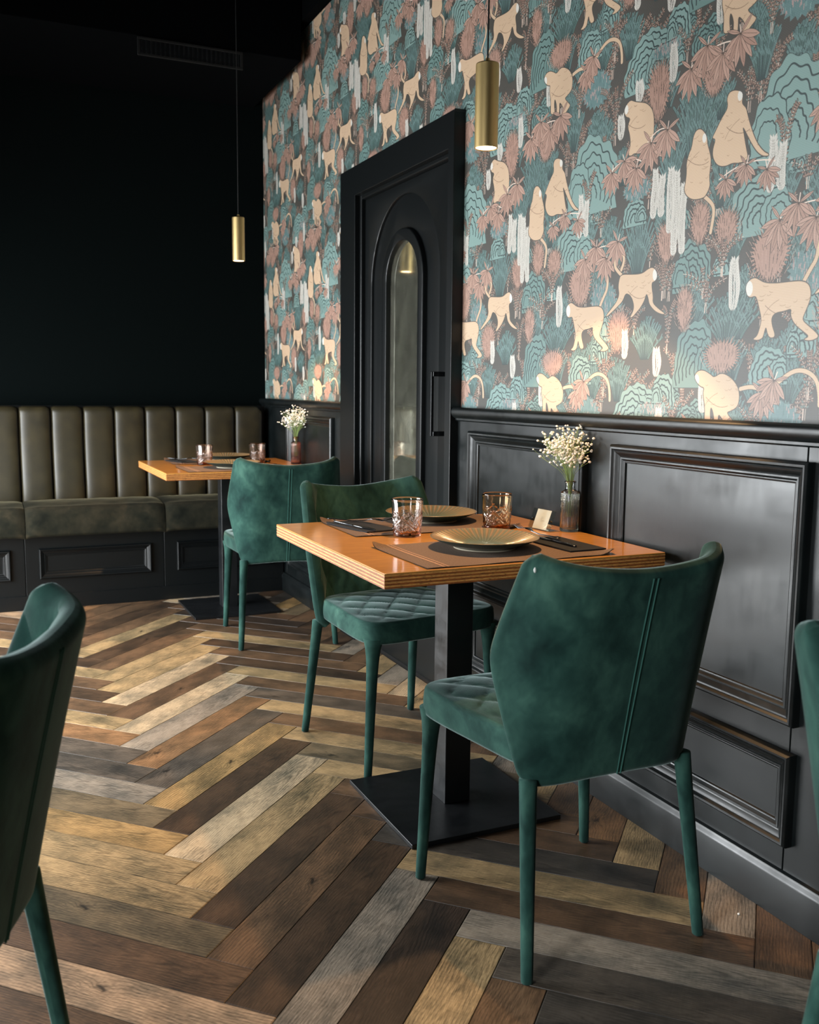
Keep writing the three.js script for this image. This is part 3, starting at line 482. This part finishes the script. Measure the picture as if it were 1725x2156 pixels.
// ---------------------------------------------------------------- tables
const plyTop = data(1024, 512, (x, y) => { const f = 0.5 * noise.noise(x / 90, y / 7, 1) + 0.4 * fbm(x / 200, y / 60, 3, 3) + 0.25 * noise.noise(x / 30, y / 3, 6); return [194 + 36 * f, 147 + 34 * f, 78 + 26 * f]; });
M.tableTop = phys({ map: repeated(plyTop, 1.2, 1.2), color: 0xffeccc, roughness: 0.42, clearcoat: 0.8, clearcoatRoughness: 0.12 });
const plyEdge = (n, base, dark) => data(512, 32, (x, y) => { const f = noise.noise(x / 26, y / 5 + n * 9, n * 3.1), g = noise.noise(x / 8, y / 3, n) > 0.38 && dark ? 0.45 : 1; return base.map((b) => (b + b * 0.28 * f) * g); });
M.plyPale = std({ map: plyEdge(1, [215, 152, 84], true), roughness: 0.5 });
M.plyDark = std({ map: plyEdge(2, [150, 84, 36], true), roughness: 0.55 });
const TABLE_Y = 0.765;
function makeTable(label, p) {
  const t = thing('dining_table', label, 'table', p, 0, 'plywood tables on black pedestals'), w = 0.775 / 2, d = 0.83 / 2, th = 0.036;
  mesh('tabletop', box(-w, TABLE_Y - 0.004, -d, w, TABLE_Y, d, 0.0015), M.tableTop, t);
  for (let i = 0; i < 8; i++) { const y = TABLE_Y - 0.004 - i * 0.004, k = i % 2 ? 0.0006 : 0; const g = box(-w + k, y - 0.004, -d + k, w - k, y, d - k, 0.0004); { const uv = g.attributes.uv; for (let q = 0; q < uv.count; q++) uv.setXY(q, uv.getX(q) * 1.6 + i * 0.37, (uv.getY(q) - y) * 120 + i * 0.2); } mesh('ply_layer', g, i % 2 ? M.plyDark : M.plyPale, t); }
  mesh('top_plate', box(-0.13, TABLE_Y - th - 0.008, -0.13, 0.13, TABLE_Y - th, 0.13), M.blackMetal, t);
  mesh('pedestal', box(-0.04, 0.012, -0.04, 0.04, TABLE_Y - th - 0.008, 0.04, 0.003), M.blackMetal, t);
  mesh('base_plate', box(-0.225, 0, -0.225, 0.225, 0.013, 0.225, 0.002), M.blackMetal, t);
  return t;
}
const T1 = [-0.426, 0, 3.385], T2 = [-0.425, 0, 0.745];
const table1 = makeTable('square varnished plywood table in the foreground with its black square pedestal and base', T1);
const table2 = copy(table1, T2, 0, 'square varnished plywood table in the far corner in front of the olive bench');

copy(table1, [-2.5, 0, 3.85], 0.1, 'square plywood table by the windows, at the blurred left foreground chair');   // its shade falls on the floor

// ---------------------------------------------------------------- table settings
const feltMap = data(512, 512, (x, y, w, h) => { const n = tiled((a, b) => fbm(a / 7, b / 7, 2, 3) + 0.4 * noise.noise(a / 1.7, b / 1.7, 4), x, y, w, h); return [108 + 50 * n, 88 + 44 * n, 72 + 40 * n]; });
M.felt = std({ map: repeated(feltMap, 4, 4), roughness: 0.95, bumpMap: repeated(grainTile, 14, 14), bumpScale: 0.0006 });
M.feltPale = std({ map: repeated(feltMap, 4, 4), color: 0xfff6ee, roughness: 0.95 }); M.feltPale.color.multiplyScalar(2.3);
function matGeometry(w, d, bx0 = 0, bx1 = 1, up = 0) {
  const h = (x, z) => 0.0012 + 0.011 * Math.pow(smooth(-w / 2 + 0.055, -w / 2, x) * smooth(-d / 2 + 0.05, -d / 2, z), 1.2) + 0.014 * Math.pow(smooth(w / 2 - 0.06, w / 2, x) * smooth(d / 2 - 0.07, d / 2, z), 1.2) + 0.0006 * Math.sin(x * 31 + z * 17);
  const f = (off) => (u, v) => { const x = (bx0 + (bx1 - bx0) * u - 0.5) * w, z = (v - 0.5) * d, k = h(x, z), roll = smooth(0.008, 0.02, k) * 0.012; return [x + (x < 0 ? 1 : -1) * roll, k + off + up, z + (x < 0 ? 1 : -1) * roll * 0.6]; };
  const uvf = (u, v) => [(bx0 + (bx1 - bx0) * u) * w, v * d], nx = Math.max(4, Math.round(60 * (bx1 - bx0)));
  return merge([grid(nx, 36, f(0.0014), uvf, true), grid(nx, 36, f(-0.0010), uvf)]);
}
const plateMap = data(1024, 256, (x, y) => {       // u round, v from centre to rim: reactive glaze, brown where it ran thin on the ribs
  const v = y / 256, rib = 0.5 + 0.5 * Math.sin(x / 1024 * Math.PI * 2 * 54), n = fbm(x / 60, y / 40, 3, 4), s = fbm(x / 5, y / 5, 8, 2);
  const k = clamp(smooth(0.25, 0.85, v + 0.3 * n) * (0.25 + 0.8 * rib) + 0.1 * s), rim = smooth(0.965, 0.99, v);
  const teal = [92, 110, 101], tan = [140, 114, 82]; return teal.map((c, i) => (c + (tan[i] - c) * k) * (1 - 0.35 * rim) + rim * [44, 28, 10][i]);
});
M.plateTop = phys({ map: plateMap, roughness: 0.34, clearcoat: 0.4, clearcoatRoughness: 0.12 });
M.plateUnder = phys({ color: 0x2c4440, roughness: 0.3, clearcoat: 0.5, clearcoatRoughness: 0.15 });
M.plateFoot = std({ color: 0xb9b19c, roughness: 0.7 });
function plateParts(t) {
  const top = [[0.0005, 0.0085], [0.03, 0.0086], [0.055, 0.0096], [0.075, 0.0122], [0.095, 0.0168], [0.113, 0.022], [0.128, 0.0268], [0.1365, 0.0298], [0.1395, 0.0306], [0.1405, 0.0296]], prof = (v) => { const q = v * (top.length - 1), i = Math.min(top.length - 2, Math.floor(q)), k = q - i; return [top[i][0] + (top[i + 1][0] - top[i][0]) * k, top[i][1] + (top[i + 1][1] - top[i][1]) * k]; };
  mesh('plate_top', grid(512, 36, (u, v) => { const [r, y] = prof(v), a = -u * Math.PI * 2, amp = 0.0016 * smooth(0.03, 0.08, r) * smooth(0.139, 0.13, r); return [Math.cos(a) * r, y + amp * Math.sin(u * Math.PI * 2 * 54), Math.sin(a) * r]; }, (u, v) => [u, prof(v)[0] / 0.1405], true, true), M.plateTop, t);
  mesh('plate_underside', lathe([[0.1405, 0.0296], [0.139, 0.0276], [0.12, 0.0195], [0.1, 0.012], [0.084, 0.0065], [0.082, 0.0045], [0.0001, 0.0045]].reverse(), 96), M.plateUnder, t);
  mesh('foot_ring', lathe([[0.070, 0.0045], [0.0705, 0.0006], [0.072, 0], [0.078, 0], [0.0795, 0.0006], [0.081, 0.005]].reverse(), 72), M.plateFoot, t);
}
// cut-glass tumbler: star and fan cuts in a band round the lower two thirds
function tumbler(name, label, tint, dist, p, group) {
  const t = thing(name, label, 'glass', p, 0.3, group), Hh = 0.105, ro = (y) => 0.0375 + 0.0075 * y / Hh;
  const tri = (x) => Math.abs((x % 1 + 1) % 1 - 0.5) * 2, cut = (u, y) => { const q = y / 0.0325, a = u * 6; const star = Math.max(Math.pow(tri(a + q), 3), Math.pow(tri(a - q), 3)), fan = Math.pow(tri(a * 3 + q * 1.5), 2) * 0.5 + Math.pow(tri(a * 3 - q * 1.5), 2) * 0.5, grit = Math.pow(tri(a * 4 + q * 3), 2) * tri(a * 4 - q * 3), top = 0.060 + 0.014 * tri(a); return smooth(0.008, 0.012, y) * smooth(top, top - 0.006, y) * (0.0019 * star + 0.0016 * fan + 0.0009 * grit - 0.0012); };
  const prof = [[0.0005, 0.0], [0.034, 0.0]], NO = 70, seq = [];
  seq.push([0.0003, 0.001], [0.030, 0.0005], [0.035, 0.0], [0.0372, 0.0018]); for (let i = 0; i <= NO; i++) { const y = 0.004 + (Hh - 0.005) * i / NO; seq.push([ro(y), y, 1]); }
  seq.push([ro(Hh) - 0.0004, Hh], [ro(Hh) - 0.0016, Hh + 0.0004], [ro(Hh) - 0.0026, Hh - 0.0006]); for (let i = 0; i <= 14; i++) { const y = Hh - 0.004 - (Hh - 0.018) * i / 14; seq.push([ro(y) - 0.0034, y]); }
  seq.push([0.028, 0.0108], [0.018, 0.0098], [0.0003, 0.0095]);
  const n = seq.length - 1, g = grid(240, n, (u, v) => { const [r0, y, o] = seq[Math.round(v * n)], a = -u * Math.PI * 2, r = r0 + (o ? cut(u, y) : 0); return [Math.cos(a) * r, y, Math.sin(a) * r]; }, null, false, true);
  mesh('glass_body', g, phys({ color: 0xffffff, transmission: 1, thickness: 0.01, ior: 1.5, roughness: 0.02, attenuationColor: new THREE.Color(tint), attenuationDistance: dist }), t); return t;
}
// cutlery, lying along +z, handle at +z
function ribbon(width, thick, zs, lift) {       // outline from half widths along z, with thickness and lift
  const n = zs.length, pos = [], idx = [];
  zs.forEach(([z, w]) => { const y = lift(z), k = thick(z); pos.push(-w, y, z, 0, y + k, z, w, y, z, 0, y - k * 0.7, z); });
  for (let i = 0; i < n - 1; i++) for (let j = 0; j < 4; j++) { const a = 4 * i + j, b = 4 * i + (j + 1) % 4; idx.push(a, a + 4, b, b, a + 4, b + 4); }
  idx.push(0, 1, 2, 0, 2, 3); const e = 4 * (n - 1); idx.push(e, e + 2, e + 1, e, e + 3, e + 2);
  const g = new THREE.BufferGeometry(); g.setAttribute('position', new THREE.Float32BufferAttribute(pos, 3)); g.setAttribute('uv', new THREE.Float32BufferAttribute(new Array(pos.length / 3 * 2).fill(0), 2)); g.setIndex(idx); g.computeVertexNormals(); return g;
}
function makeFork(label, p, turn, group) {
  const t = thing('fork', label, 'fork', p, turn, group), lift = (z) => 0.004 + 0.010 * Math.exp(-(((z + 0.03) / 0.03) ** 2)) + 0.003 * smooth(0.02, 0.1, z);
  mesh('handle', ribbon(0, () => 0.0018, [[-0.04, 0.0105], [-0.032, 0.0125], [-0.022, 0.0115], [-0.01, 0.006], [0, 0.0035], [0.03, 0.0036], [0.07, 0.006], [0.1, 0.0085], [0.115, 0.0085], [0.121, 0.005]], lift), M.steel, t);
  for (const k of [-1.5, -0.5, 0.5, 1.5]) mesh('tine', ribbon(0, () => 0.0011, [[-0.09, 0.0006], [-0.08, 0.0012], [-0.06, 0.0016], [-0.038, 0.0018]], (z) => lift(z) + 0.014 * smooth(-0.05, -0.09, z)).translate(k * 0.0062, 0, 0), M.steel, t);
  return t;
}
function makeKnife(label, p, turn, group) {
  const t = thing('knife', label, 'knife', p, turn, group);
  mesh('blade', ribbon(0, () => 0.0009, [[-0.11, 0.001], [-0.1, 0.006], [-0.07, 0.0095], [-0.03, 0.0095], [-0.005, 0.0065], [0.0, 0.005]], () => 0.0035), M.steel, t);
  mesh('handle', ribbon(0, (z) => 0.0028, [[0.0, 0.005], [0.01, 0.0052], [0.05, 0.0066], [0.09, 0.0078], [0.102, 0.0068], [0.107, 0.0035]], () => 0.0035), M.steel, t);
  return t;
}
M.napkin = std({ color: 0x16181b, roughness: 0.9, bumpMap: repeated(grainTile, 12, 12), bumpScale: 0.0004 });
M.stem = std({ color: 0x7f9455, roughness: 0.7 });
M.bloom = phys({ color: 0xfbfaf6, roughness: 0.8, transmission: 0.3, thickness: 0 });
M.clearGlass = phys({ color: 0xffffff, transmission: 1, thickness: 0.01, ior: 1.5, roughness: 0.02, attenuationColor: new THREE.Color(0xcfe0d8), attenuationDistance: 0.05 });
M.pinkGlass = phys({ color: 0xffffff, transmission: 1, thickness: 0.01, ior: 1.5, roughness: 0.02, attenuationColor: new THREE.Color(0xe0a890), attenuationDistance: 0.006 });
M.acrylic = phys({ color: 0xf4f8f8, transmission: 1, thickness: 0, ior: 1.49, roughness: 0.01 });
M.water = phys({ color: 0xffffff, transmission: 1, thickness: 0.02, ior: 1.33, roughness: 0.0 });
const ribbed = (r, y, u, k) => r + (k ? 0.0006 * Math.cos(u * Math.PI * 2 * 36) : 0);
function makeVase(label, p, material) {
  const t = thing('bottle_vase', label, 'vase', p, 0), seq = [[0.0003, 0.0012], [0.02, 0.0006], [0.0245, 0.0], [0.0258, 0.002]];
  for (let i = 0; i <= 12; i++) seq.push([0.0262, 0.004 + 0.106 * i / 12, 1]);
  seq.push([0.0258, 0.113], [0.0235, 0.1165], [0.019, 0.1195], [0.0152, 0.122], [0.0143, 0.126], [0.0142, 0.139], [0.0165, 0.1415], [0.0168, 0.1445], [0.0150, 0.1465], [0.0128, 0.1455], [0.0118, 0.14], [0.0118, 0.127], [0.0165, 0.1215], [0.0218, 0.117], [0.0236, 0.112]);
  for (let i = 1; i <= 6; i++) seq.push([0.0238, 0.112 - 0.1 * i / 6]); seq.push([0.021, 0.0075], [0.0003, 0.0065]);
  const n = seq.length - 1; mesh('bottle', grid(216, n, (u, v) => { const [r, y, k] = seq[Math.round(v * n)], a = -u * Math.PI * 2, q = ribbed(r, y, u, k); return [Math.cos(a) * q, y, Math.sin(a) * q]; }, null, false, true), material, t); return t;
}
function makeFlowers(label, p, seed, spread) {
  const t = thing('gypsophila_bunch', label, 'flowers', p, 0), R = rng(seed), stems = [], blooms = [];
  const ball = new THREE.IcosahedronGeometry(1, 1);
  const bloom = (x, y, z) => { const g = ball.clone(), s = 0.0027 + 0.0022 * R(); const q = g.attributes.position; for (let i = 0; i < q.count; i++) { const k = s * (0.9 + 0.25 * noise.noise(q.getX(i) * 2.4 + x * 999, q.getY(i) * 2.4, q.getZ(i) * 2.4)); q.setXYZ(i, q.getX(i) * k + x, q.getY(i) * k * 0.85 + y, q.getZ(i) * k + z); } g.computeVertexNormals(); blooms.push(g); };
  for (let i = 0; i < 44; i++) {
    const a = R() * Math.PI * 2, q = Math.pow(R(), 0.6), dx = Math.min(Math.cos(a) * q * spread.x, spread.right), dz = Math.sin(a) * q * spread.z + spread.lean * (1 - q * 0.3), h = spread.h * (0.5 + 0.5 * R()) * (1 - 0.35 * q * q);
    const at = (k) => [dx * Math.pow(k, 1.3), h * k, dz * Math.pow(k, 1.3)];
    stems.push(tube([[Math.cos(a) * 0.004, -0.1, Math.sin(a) * 0.004], [Math.cos(a) * 0.005, -0.02, Math.sin(a) * 0.005], at(0.35), at(0.7), at(1)], 0.0007, 10, 4)); bloom(...at(1));
    for (let b = 0; b < 10; b++) { const k = 0.5 + 0.5 * R(), o = at(k), e = [Math.min(o[0] + (R() - 0.5) * 0.05, spread.right), o[1] + 0.006 + 0.026 * R(), o[2] + (R() - 0.5) * 0.055]; stems.push(tube([o, e], 0.00035, 1, 3)); bloom(...e); }
  }
  mesh('stem', stems, M.stem, t); const m = mesh('blossom', blooms, M.bloom, t); m.userData.kind = 'stuff'; m.userData.label = 'tiny white blossoms'; return t;
}
const MATS = 'brown felt placemats', PLATES = 'ribbed reactive-glaze plates';
function setting(T, w) {       // w: words that tell this table from the other
  const at = (x, z, y = TABLE_Y) => [T[0] + x, y, T[2] + z];
  const items = [['near', -0.015, 0.235, 0.012], ['far', 0.01, -0.255, -0.02]];
  for (const [side, x, z, r] of items) {
    const m = thing('placemat', `brown felt placemat on the ${side} side of ${w}`, 'placemat', at(x, z), r, MATS);
    mesh('felt', matGeometry(0.53, 0.335), M.felt, m); mesh('woven_stripe', merge([matGeometry(0.53, 0.335, 0.075, 0.09, 0.0006), matGeometry(0.53, 0.335, 0.10, 0.11, 0.0006)]), M.feltPale, m);
    const pl = thing('plate', `ribbed brown and teal glazed plate on the ${side} placemat of ${w}`, 'plate', at(x + (side === 'near' ? -0.003 : 0.065), z + (side === 'near' ? -0.035 : -0.055), TABLE_Y + 0.0032), 0.4, PLATES); plateParts(pl);
  }
  // near place: napkin, fork and knife to the right; far place: to the left
  const nap = (label, p, turn) => tag(mesh('napkin', box(-0.055, 0, -0.11, 0.055, 0.004, 0.11, 0.0015), M.napkin), label, 'napkin', 'folded black napkins').position.set(...p) && (scene.children[scene.children.length - 1].rotation.y = turn);
  nap(`black folded napkin right of the near plate on ${w}`, at(0.2, 0.235, TABLE_Y + 0.0036), 0.02); nap(`black folded napkin left of the far plate on ${w}`, at(-0.178, -0.25, TABLE_Y + 0.0036), 0.2);
  makeFork(`steel fork on the napkin by the near plate of ${w}`, at(0.205, 0.075, TABLE_Y + 0.0072), 0.06, 'steel forks'); makeKnife(`steel knife on the napkin by the near plate of ${w}`, at(0.185, 0.2, TABLE_Y + 0.0076), 0.04, 'steel knives');
  makeFork(`steel fork on the napkin by the far plate of ${w}`, at(-0.150, -0.298, TABLE_Y + 0.0072), Math.PI + 0.80, 'steel forks'); makeKnife(`steel knife on the napkin by the far plate of ${w}`, at(-0.206, -0.242, TABLE_Y + 0.0076), Math.PI + 0.22, 'steel knives');
}
setting(T1, 'the foreground table'); setting(T2, 'the far corner table');
const GLASSES = 'cut-glass tumblers';
tumbler('tumbler', 'pale pink cut-glass tumbler at the left of the foreground table', 0xf6d2c6, 0.03, [-0.542, TABLE_Y, 3.318], GLASSES);
tumbler('tumbler', 'amber cut-glass tumbler behind the near plate of the foreground table', 0xe2aa66, 0.02, [-0.242, TABLE_Y, 3.292], GLASSES);
tumbler('tumbler', 'rose-amber cut-glass tumbler at the left of the far corner table', 0xeebba0, 0.02, [-0.535, TABLE_Y, 0.72], GLASSES);
tumbler('tumbler', 'rose-amber cut-glass tumbler half hidden behind the far chair back', 0xeebba0, 0.02, [-0.235, TABLE_Y, 0.66], GLASSES);
makeVase('clear ribbed glass bottle vase against the panelling on the foreground table', [-0.064, TABLE_Y, 3.402], M.clearGlass);
makeFlowers('white gypsophila in the clear bottle on the foreground table', [-0.064, TABLE_Y + 0.142, 3.402], 11, { x: 0.1, z: 0.075, right: 0.035, lean: -0.012, h: 0.172 });
makeVase('pink tinted bottle vase on the far corner table', [-0.062, TABLE_Y, 0.80], M.pinkGlass);
makeFlowers('white gypsophila in the pink bottle on the far corner table', [-0.062, TABLE_Y + 0.142, 0.80], 23, { x: 0.08, z: 0.09, right: 0.035, lean: 0.01, h: 0.185 });
{
  // clear acrylic card stand: leaning face, foot, card with small print
  const t = thing('card_holder', 'small clear acrylic stand with a white card beside the vase', 'card holder', [-0.118, TABLE_Y, 3.352], -1.50);
  const w = 0.053, lean = 0.36; 
  const slab = (x0, y0, z0, x1, y1, z1) => box(x0, y0, z0, x1, y1, z1, 0.0006);
  const tilt = (g) => { g.rotateX(-lean); g.translate(0, 0.002, 0.018); return g; };
  mesh('acrylic_face', tilt(slab(-w, 0, -0.0016, w, 0.062, 0)), M.acrylic, t); mesh('acrylic_cover', tilt(slab(-w, 0.001, 0.001, w, 0.062, 0.0026)), M.acrylic, t);
  mesh('acrylic_foot', slab(-w, 0, -0.02, w, 0.002, 0.018), M.acrylic, t);
  const print = canvasTexture(256, 512, (c, W, H) => {
    c.fillStyle = '#f2f2f0'; c.fillRect(0, 0, W, H); c.fillStyle = '#8d8d90'; const R = rng(3);
    c.globalAlpha = 0.7; for (let i = 0; i < 9; i++) c.fillRect(W * 0.36 + R() * 30, H * (0.36 + 0.028 * i), 26 + R() * 52, 3 + 3 * (i % 2)); c.fillRect(W * 0.42, H * 0.62, 36, 5); c.globalAlpha = 0.35; for (let i = 0; i < 3; i++) c.fillRect(W * 0.4, H * (0.16 + i * 0.025), 44, 3);
  });
  const card = new THREE.BoxGeometry(0.066, 0.059, 0.0005); card.translate(0, 0.031, 0.0005); mesh('printed_card', tilt(card), std({ map: print, roughness: 0.8 }), t);
  for (const s of [-1, 1]) { const b = new THREE.CylinderGeometry(0.0024, 0.0024, 0.008, 14); b.rotateX(Math.PI / 2); b.translate(s * 0.043, 0.03, 0); mesh('screw', tilt(b), M.steel, t); }
}

// ---------------------------------------------------------------- bench along the back wall
{
  const hide = data(512, 512, (x, y, w, h) => { const n = tiled((a, b) => fbm(a / 80, b / 80, 2, 4), x, y, w, h), f = tiled((a, b) => noise.noise(a / 4, b / 4, 6), x, y, w, h); return [150 + 70 * n + 22 * f, 146 + 66 * n + 22 * f, 122 + 56 * n + 20 * f]; });
  const leather = phys({ color: 0x4e4736, map: repeated(hide, 2.2, 2.2), roughness: 0.45, bumpMap: repeated(grainTile, 9, 9), bumpScale: 0.0005 });
  const plush = phys({ color: 0x372f24, map: repeated(napMap, 1.5, 1.5), roughness: 0.9, sheen: 0.8, sheenColor: new THREE.Color(0x8d8468), sheenRoughness: 0.4, specularIntensity: 0.3 });
  const t = thing('bench_seat', 'olive channelled banquette bench along the dark back wall', 'bench', [0, 0, 0]);
  const B = [-0.054, -0.224, -0.401, -0.57, -0.741, -0.91, -1.075, -1.242, -1.406, -1.575, -1.74, -1.906, -2.07, -2.237, -2.4, -2.568, -2.735, -2.9];
  for (let i = 0; i < B.length - 1; i++) {
    const x1 = B[i] - 0.0012, x0 = B[i + 1] + 0.0012, w = x1 - x0;
    const g = grid(28, 40, (u, v) => {
      const q = 2 * u - 1, puff = Math.pow(1 - Math.pow(Math.abs(q), 3.2), 0.5), yv = v * 1.12, last = i === 0 ? smooth(0.86, 1, v) * smooth(0.6, 1, q) * 0.03 : 0;
      let y, z; if (v < 0.88) { y = 0.50 + 0.535 * v / 0.88; z = 0.165 - 0.03 * v + 0.006 * Math.sin(v * 9); } else { const a = (v - 0.88) / 0.12 * Math.PI * 0.5; y = 1.035 + 0.024 * Math.sin(a) - last; z = 0.1386 - 0.03 * (1 - Math.cos(a)) - 0.055 * Math.max(0, a - 1.2) * 2.4; }
      return [x0 + w * u, y - 0.012 * Math.pow(Math.abs(q), 6) * smooth(0.8, 1, v), z - 0.022 + 0.022 * puff + (u === 0 || u === 1 ? -0.008 : 0)];
    }, (u, v) => [u * w + i * 0.31, v * 0.55]);
    mesh('back_channel', g, leather, t);
  }
  mesh('back_board', box(B[B.length - 1], 0.1, 0.014, B[0] - 0.004, 1.035, 0.112, 0.012), leather, t);
  const cushion = (x0, x1) => grid(44, 30, (u, v) => {
    const q = 2 * u - 1, ex = 0.010 * Math.pow(Math.abs(q), 14), a = v; let y, z;
    if (a < 0.5) { z = 0.12 + (0.455 - 0.12) * a / 0.5; y = 0.545 + 0.012 * Math.sin(a / 0.5 * Math.PI) + 0.004 * fbm(u * 9 + x0 * 3, a * 8, 1, 3); } else if (a < 0.7) { const w = (a - 0.5) / 0.2 * Math.PI / 2; z = 0.455 + 0.045 * Math.sin(w); y = 0.503 + 0.045 * Math.cos(w) + 0.003 * fbm(u * 9 + x0 * 3, a * 8, 1, 3); } else if (a < 0.93) { z = 0.5 + 0.006 * Math.sin((a - 0.7) / 0.23 * Math.PI) + 0.004 * fbm(u * 7 + x0, a * 6, 4, 3); y = 0.503 - 0.108 * (a - 0.7) / 0.23; } else { z = 0.5 - 0.06 * (a - 0.93) / 0.07; y = 0.395 - 0.004 * (a - 0.93) / 0.07; }
    return [x0 + (x1 - x0) * u, y - ex, z - ex];
  }, (u, v) => [u * (x1 - x0), v * 0.6], true);
  for (const [x0, x1] of [[-0.70, -0.02], [-1.408, -0.703], [-2.1, -1.411], [-2.9, -2.103]]) mesh('seat_cushion', cushion(x0, x1), plush, t);
  for (const [x0, x1] of [[-0.70, -0.02], [-1.413, -0.703], [-2.1, -1.416], [-2.9, -2.103]]) {
    const bx = mesh('bench_base', box(x0, 0, 0.014, x1, 0.405, 0.42, 0.002), M.doorPaint, t);
    const f = mouldFrame(x1 - x0 - 0.135, 0.16, MOULD, 0.8); f.translate((x0 + x1) / 2, 0.242, 0.42); mesh('panel_moulding', f, M.doorPaint, bx);
  }
  mesh('kick_board', box(-2.9, 0, 0.42, -0.03, 0.075, 0.428, 0.002), M.doorPaint, t);
}

// ---------------------------------------------------------------- pendant lamps
function pendant(p, bottom, label) {
  const t = thing('pendant_lamp', label, 'lamp', [p[0], 0, p[1]], 0, 'brass cylinder pendants'), r = 0.0295, H = 0.204, top = bottom + H;
  const shade = mesh('lamp_shade', lathe([[0.0245, bottom + 0.006], [r - 0.0015, bottom], [r, bottom + 0.0012], [r, top - 0.004], [r - 0.0008, top - 0.0032], [r, top - 0.0025], [r - 0.001, top], [0.0055, top + 0.0005], [0.0055, top + 0.012], [0.0045, top + 0.0135], [0.0001, top + 0.0135]], 64), M.brass, t);
  mesh('bulb_disc', (() => { const g = new THREE.CylinderGeometry(0.0265, 0.0265, 0.004, 40); g.translate(0, bottom + 0.0045, 0); return g; })(), M.bulb, t);
  mesh('cord', tube([[0, top + 0.012, 0], [0.001, (top + CEIL_Y) / 2, 0.0005], [0, CEIL_Y - 0.02, 0]], 0.0022, 24, 8), M.black, t);
  mesh('canopy', lathe([[0.0001, CEIL_Y - 0.055], [0.006, CEIL_Y - 0.054], [0.007, CEIL_Y - 0.032], [0.045, CEIL_Y - 0.030], [0.047, CEIL_Y - 0.027], [0.047, CEIL_Y]], 40), M.brassDark, t);
  const s = new THREE.SpotLight(LAMP.color, LAMP.cd, 0, 0.812, 0.07, 2); s.position.set(0, bottom - 0.004, 0); s.target.position.set(0, 0, 0); s.castShadow = true; s.shadow.radius = 1.1; t.add(s); t.add(s.target);
  return t;
}
pendant([-0.41, 3.49], 1.777, 'brass cylinder pendant lamp hanging over the foreground table');
pendant([-0.43, 1.07], 1.772, 'brass cylinder pendant lamp hanging over the far corner table before the dark wall');

// ---------------------------------------------------------------- air grille in the soffit, crumb on the floor
{
  const t = thing('air_grille', 'black slatted air grille in the soffit over the bench', 'vent', [-0.605, 2.745, 0.9]);
  mesh('grille_frame', [box(-0.25, 0.03, 0, 0.25, 0.042, 0.008), box(-0.25, -0.042, 0, 0.25, -0.03, 0.008), box(-0.25, -0.03, 0, -0.238, 0.03, 0.008), box(0.238, -0.03, 0, 0.25, 0.03, 0.008)], M.black, t);
  for (let i = 0; i < 22; i++) mesh('slat', box(-0.233 + i * 0.0218, -0.031, 0.0005, -0.226 + i * 0.0218, 0.031, 0.006, 0.001), M.blackMetal, t);
  const g = new THREE.IcosahedronGeometry(0.0035, 1); g.scale(1, 0.7, 0.8); const c = tag(mesh('crumb', g, std({ color: 0xd8d6d0, roughness: 0.8 })), 'tiny white crumb on the planks by the baseboard', 'crumb'); c.position.set(-0.10, 0.0024, 4.18);
}
renderer.render(scene, camera);
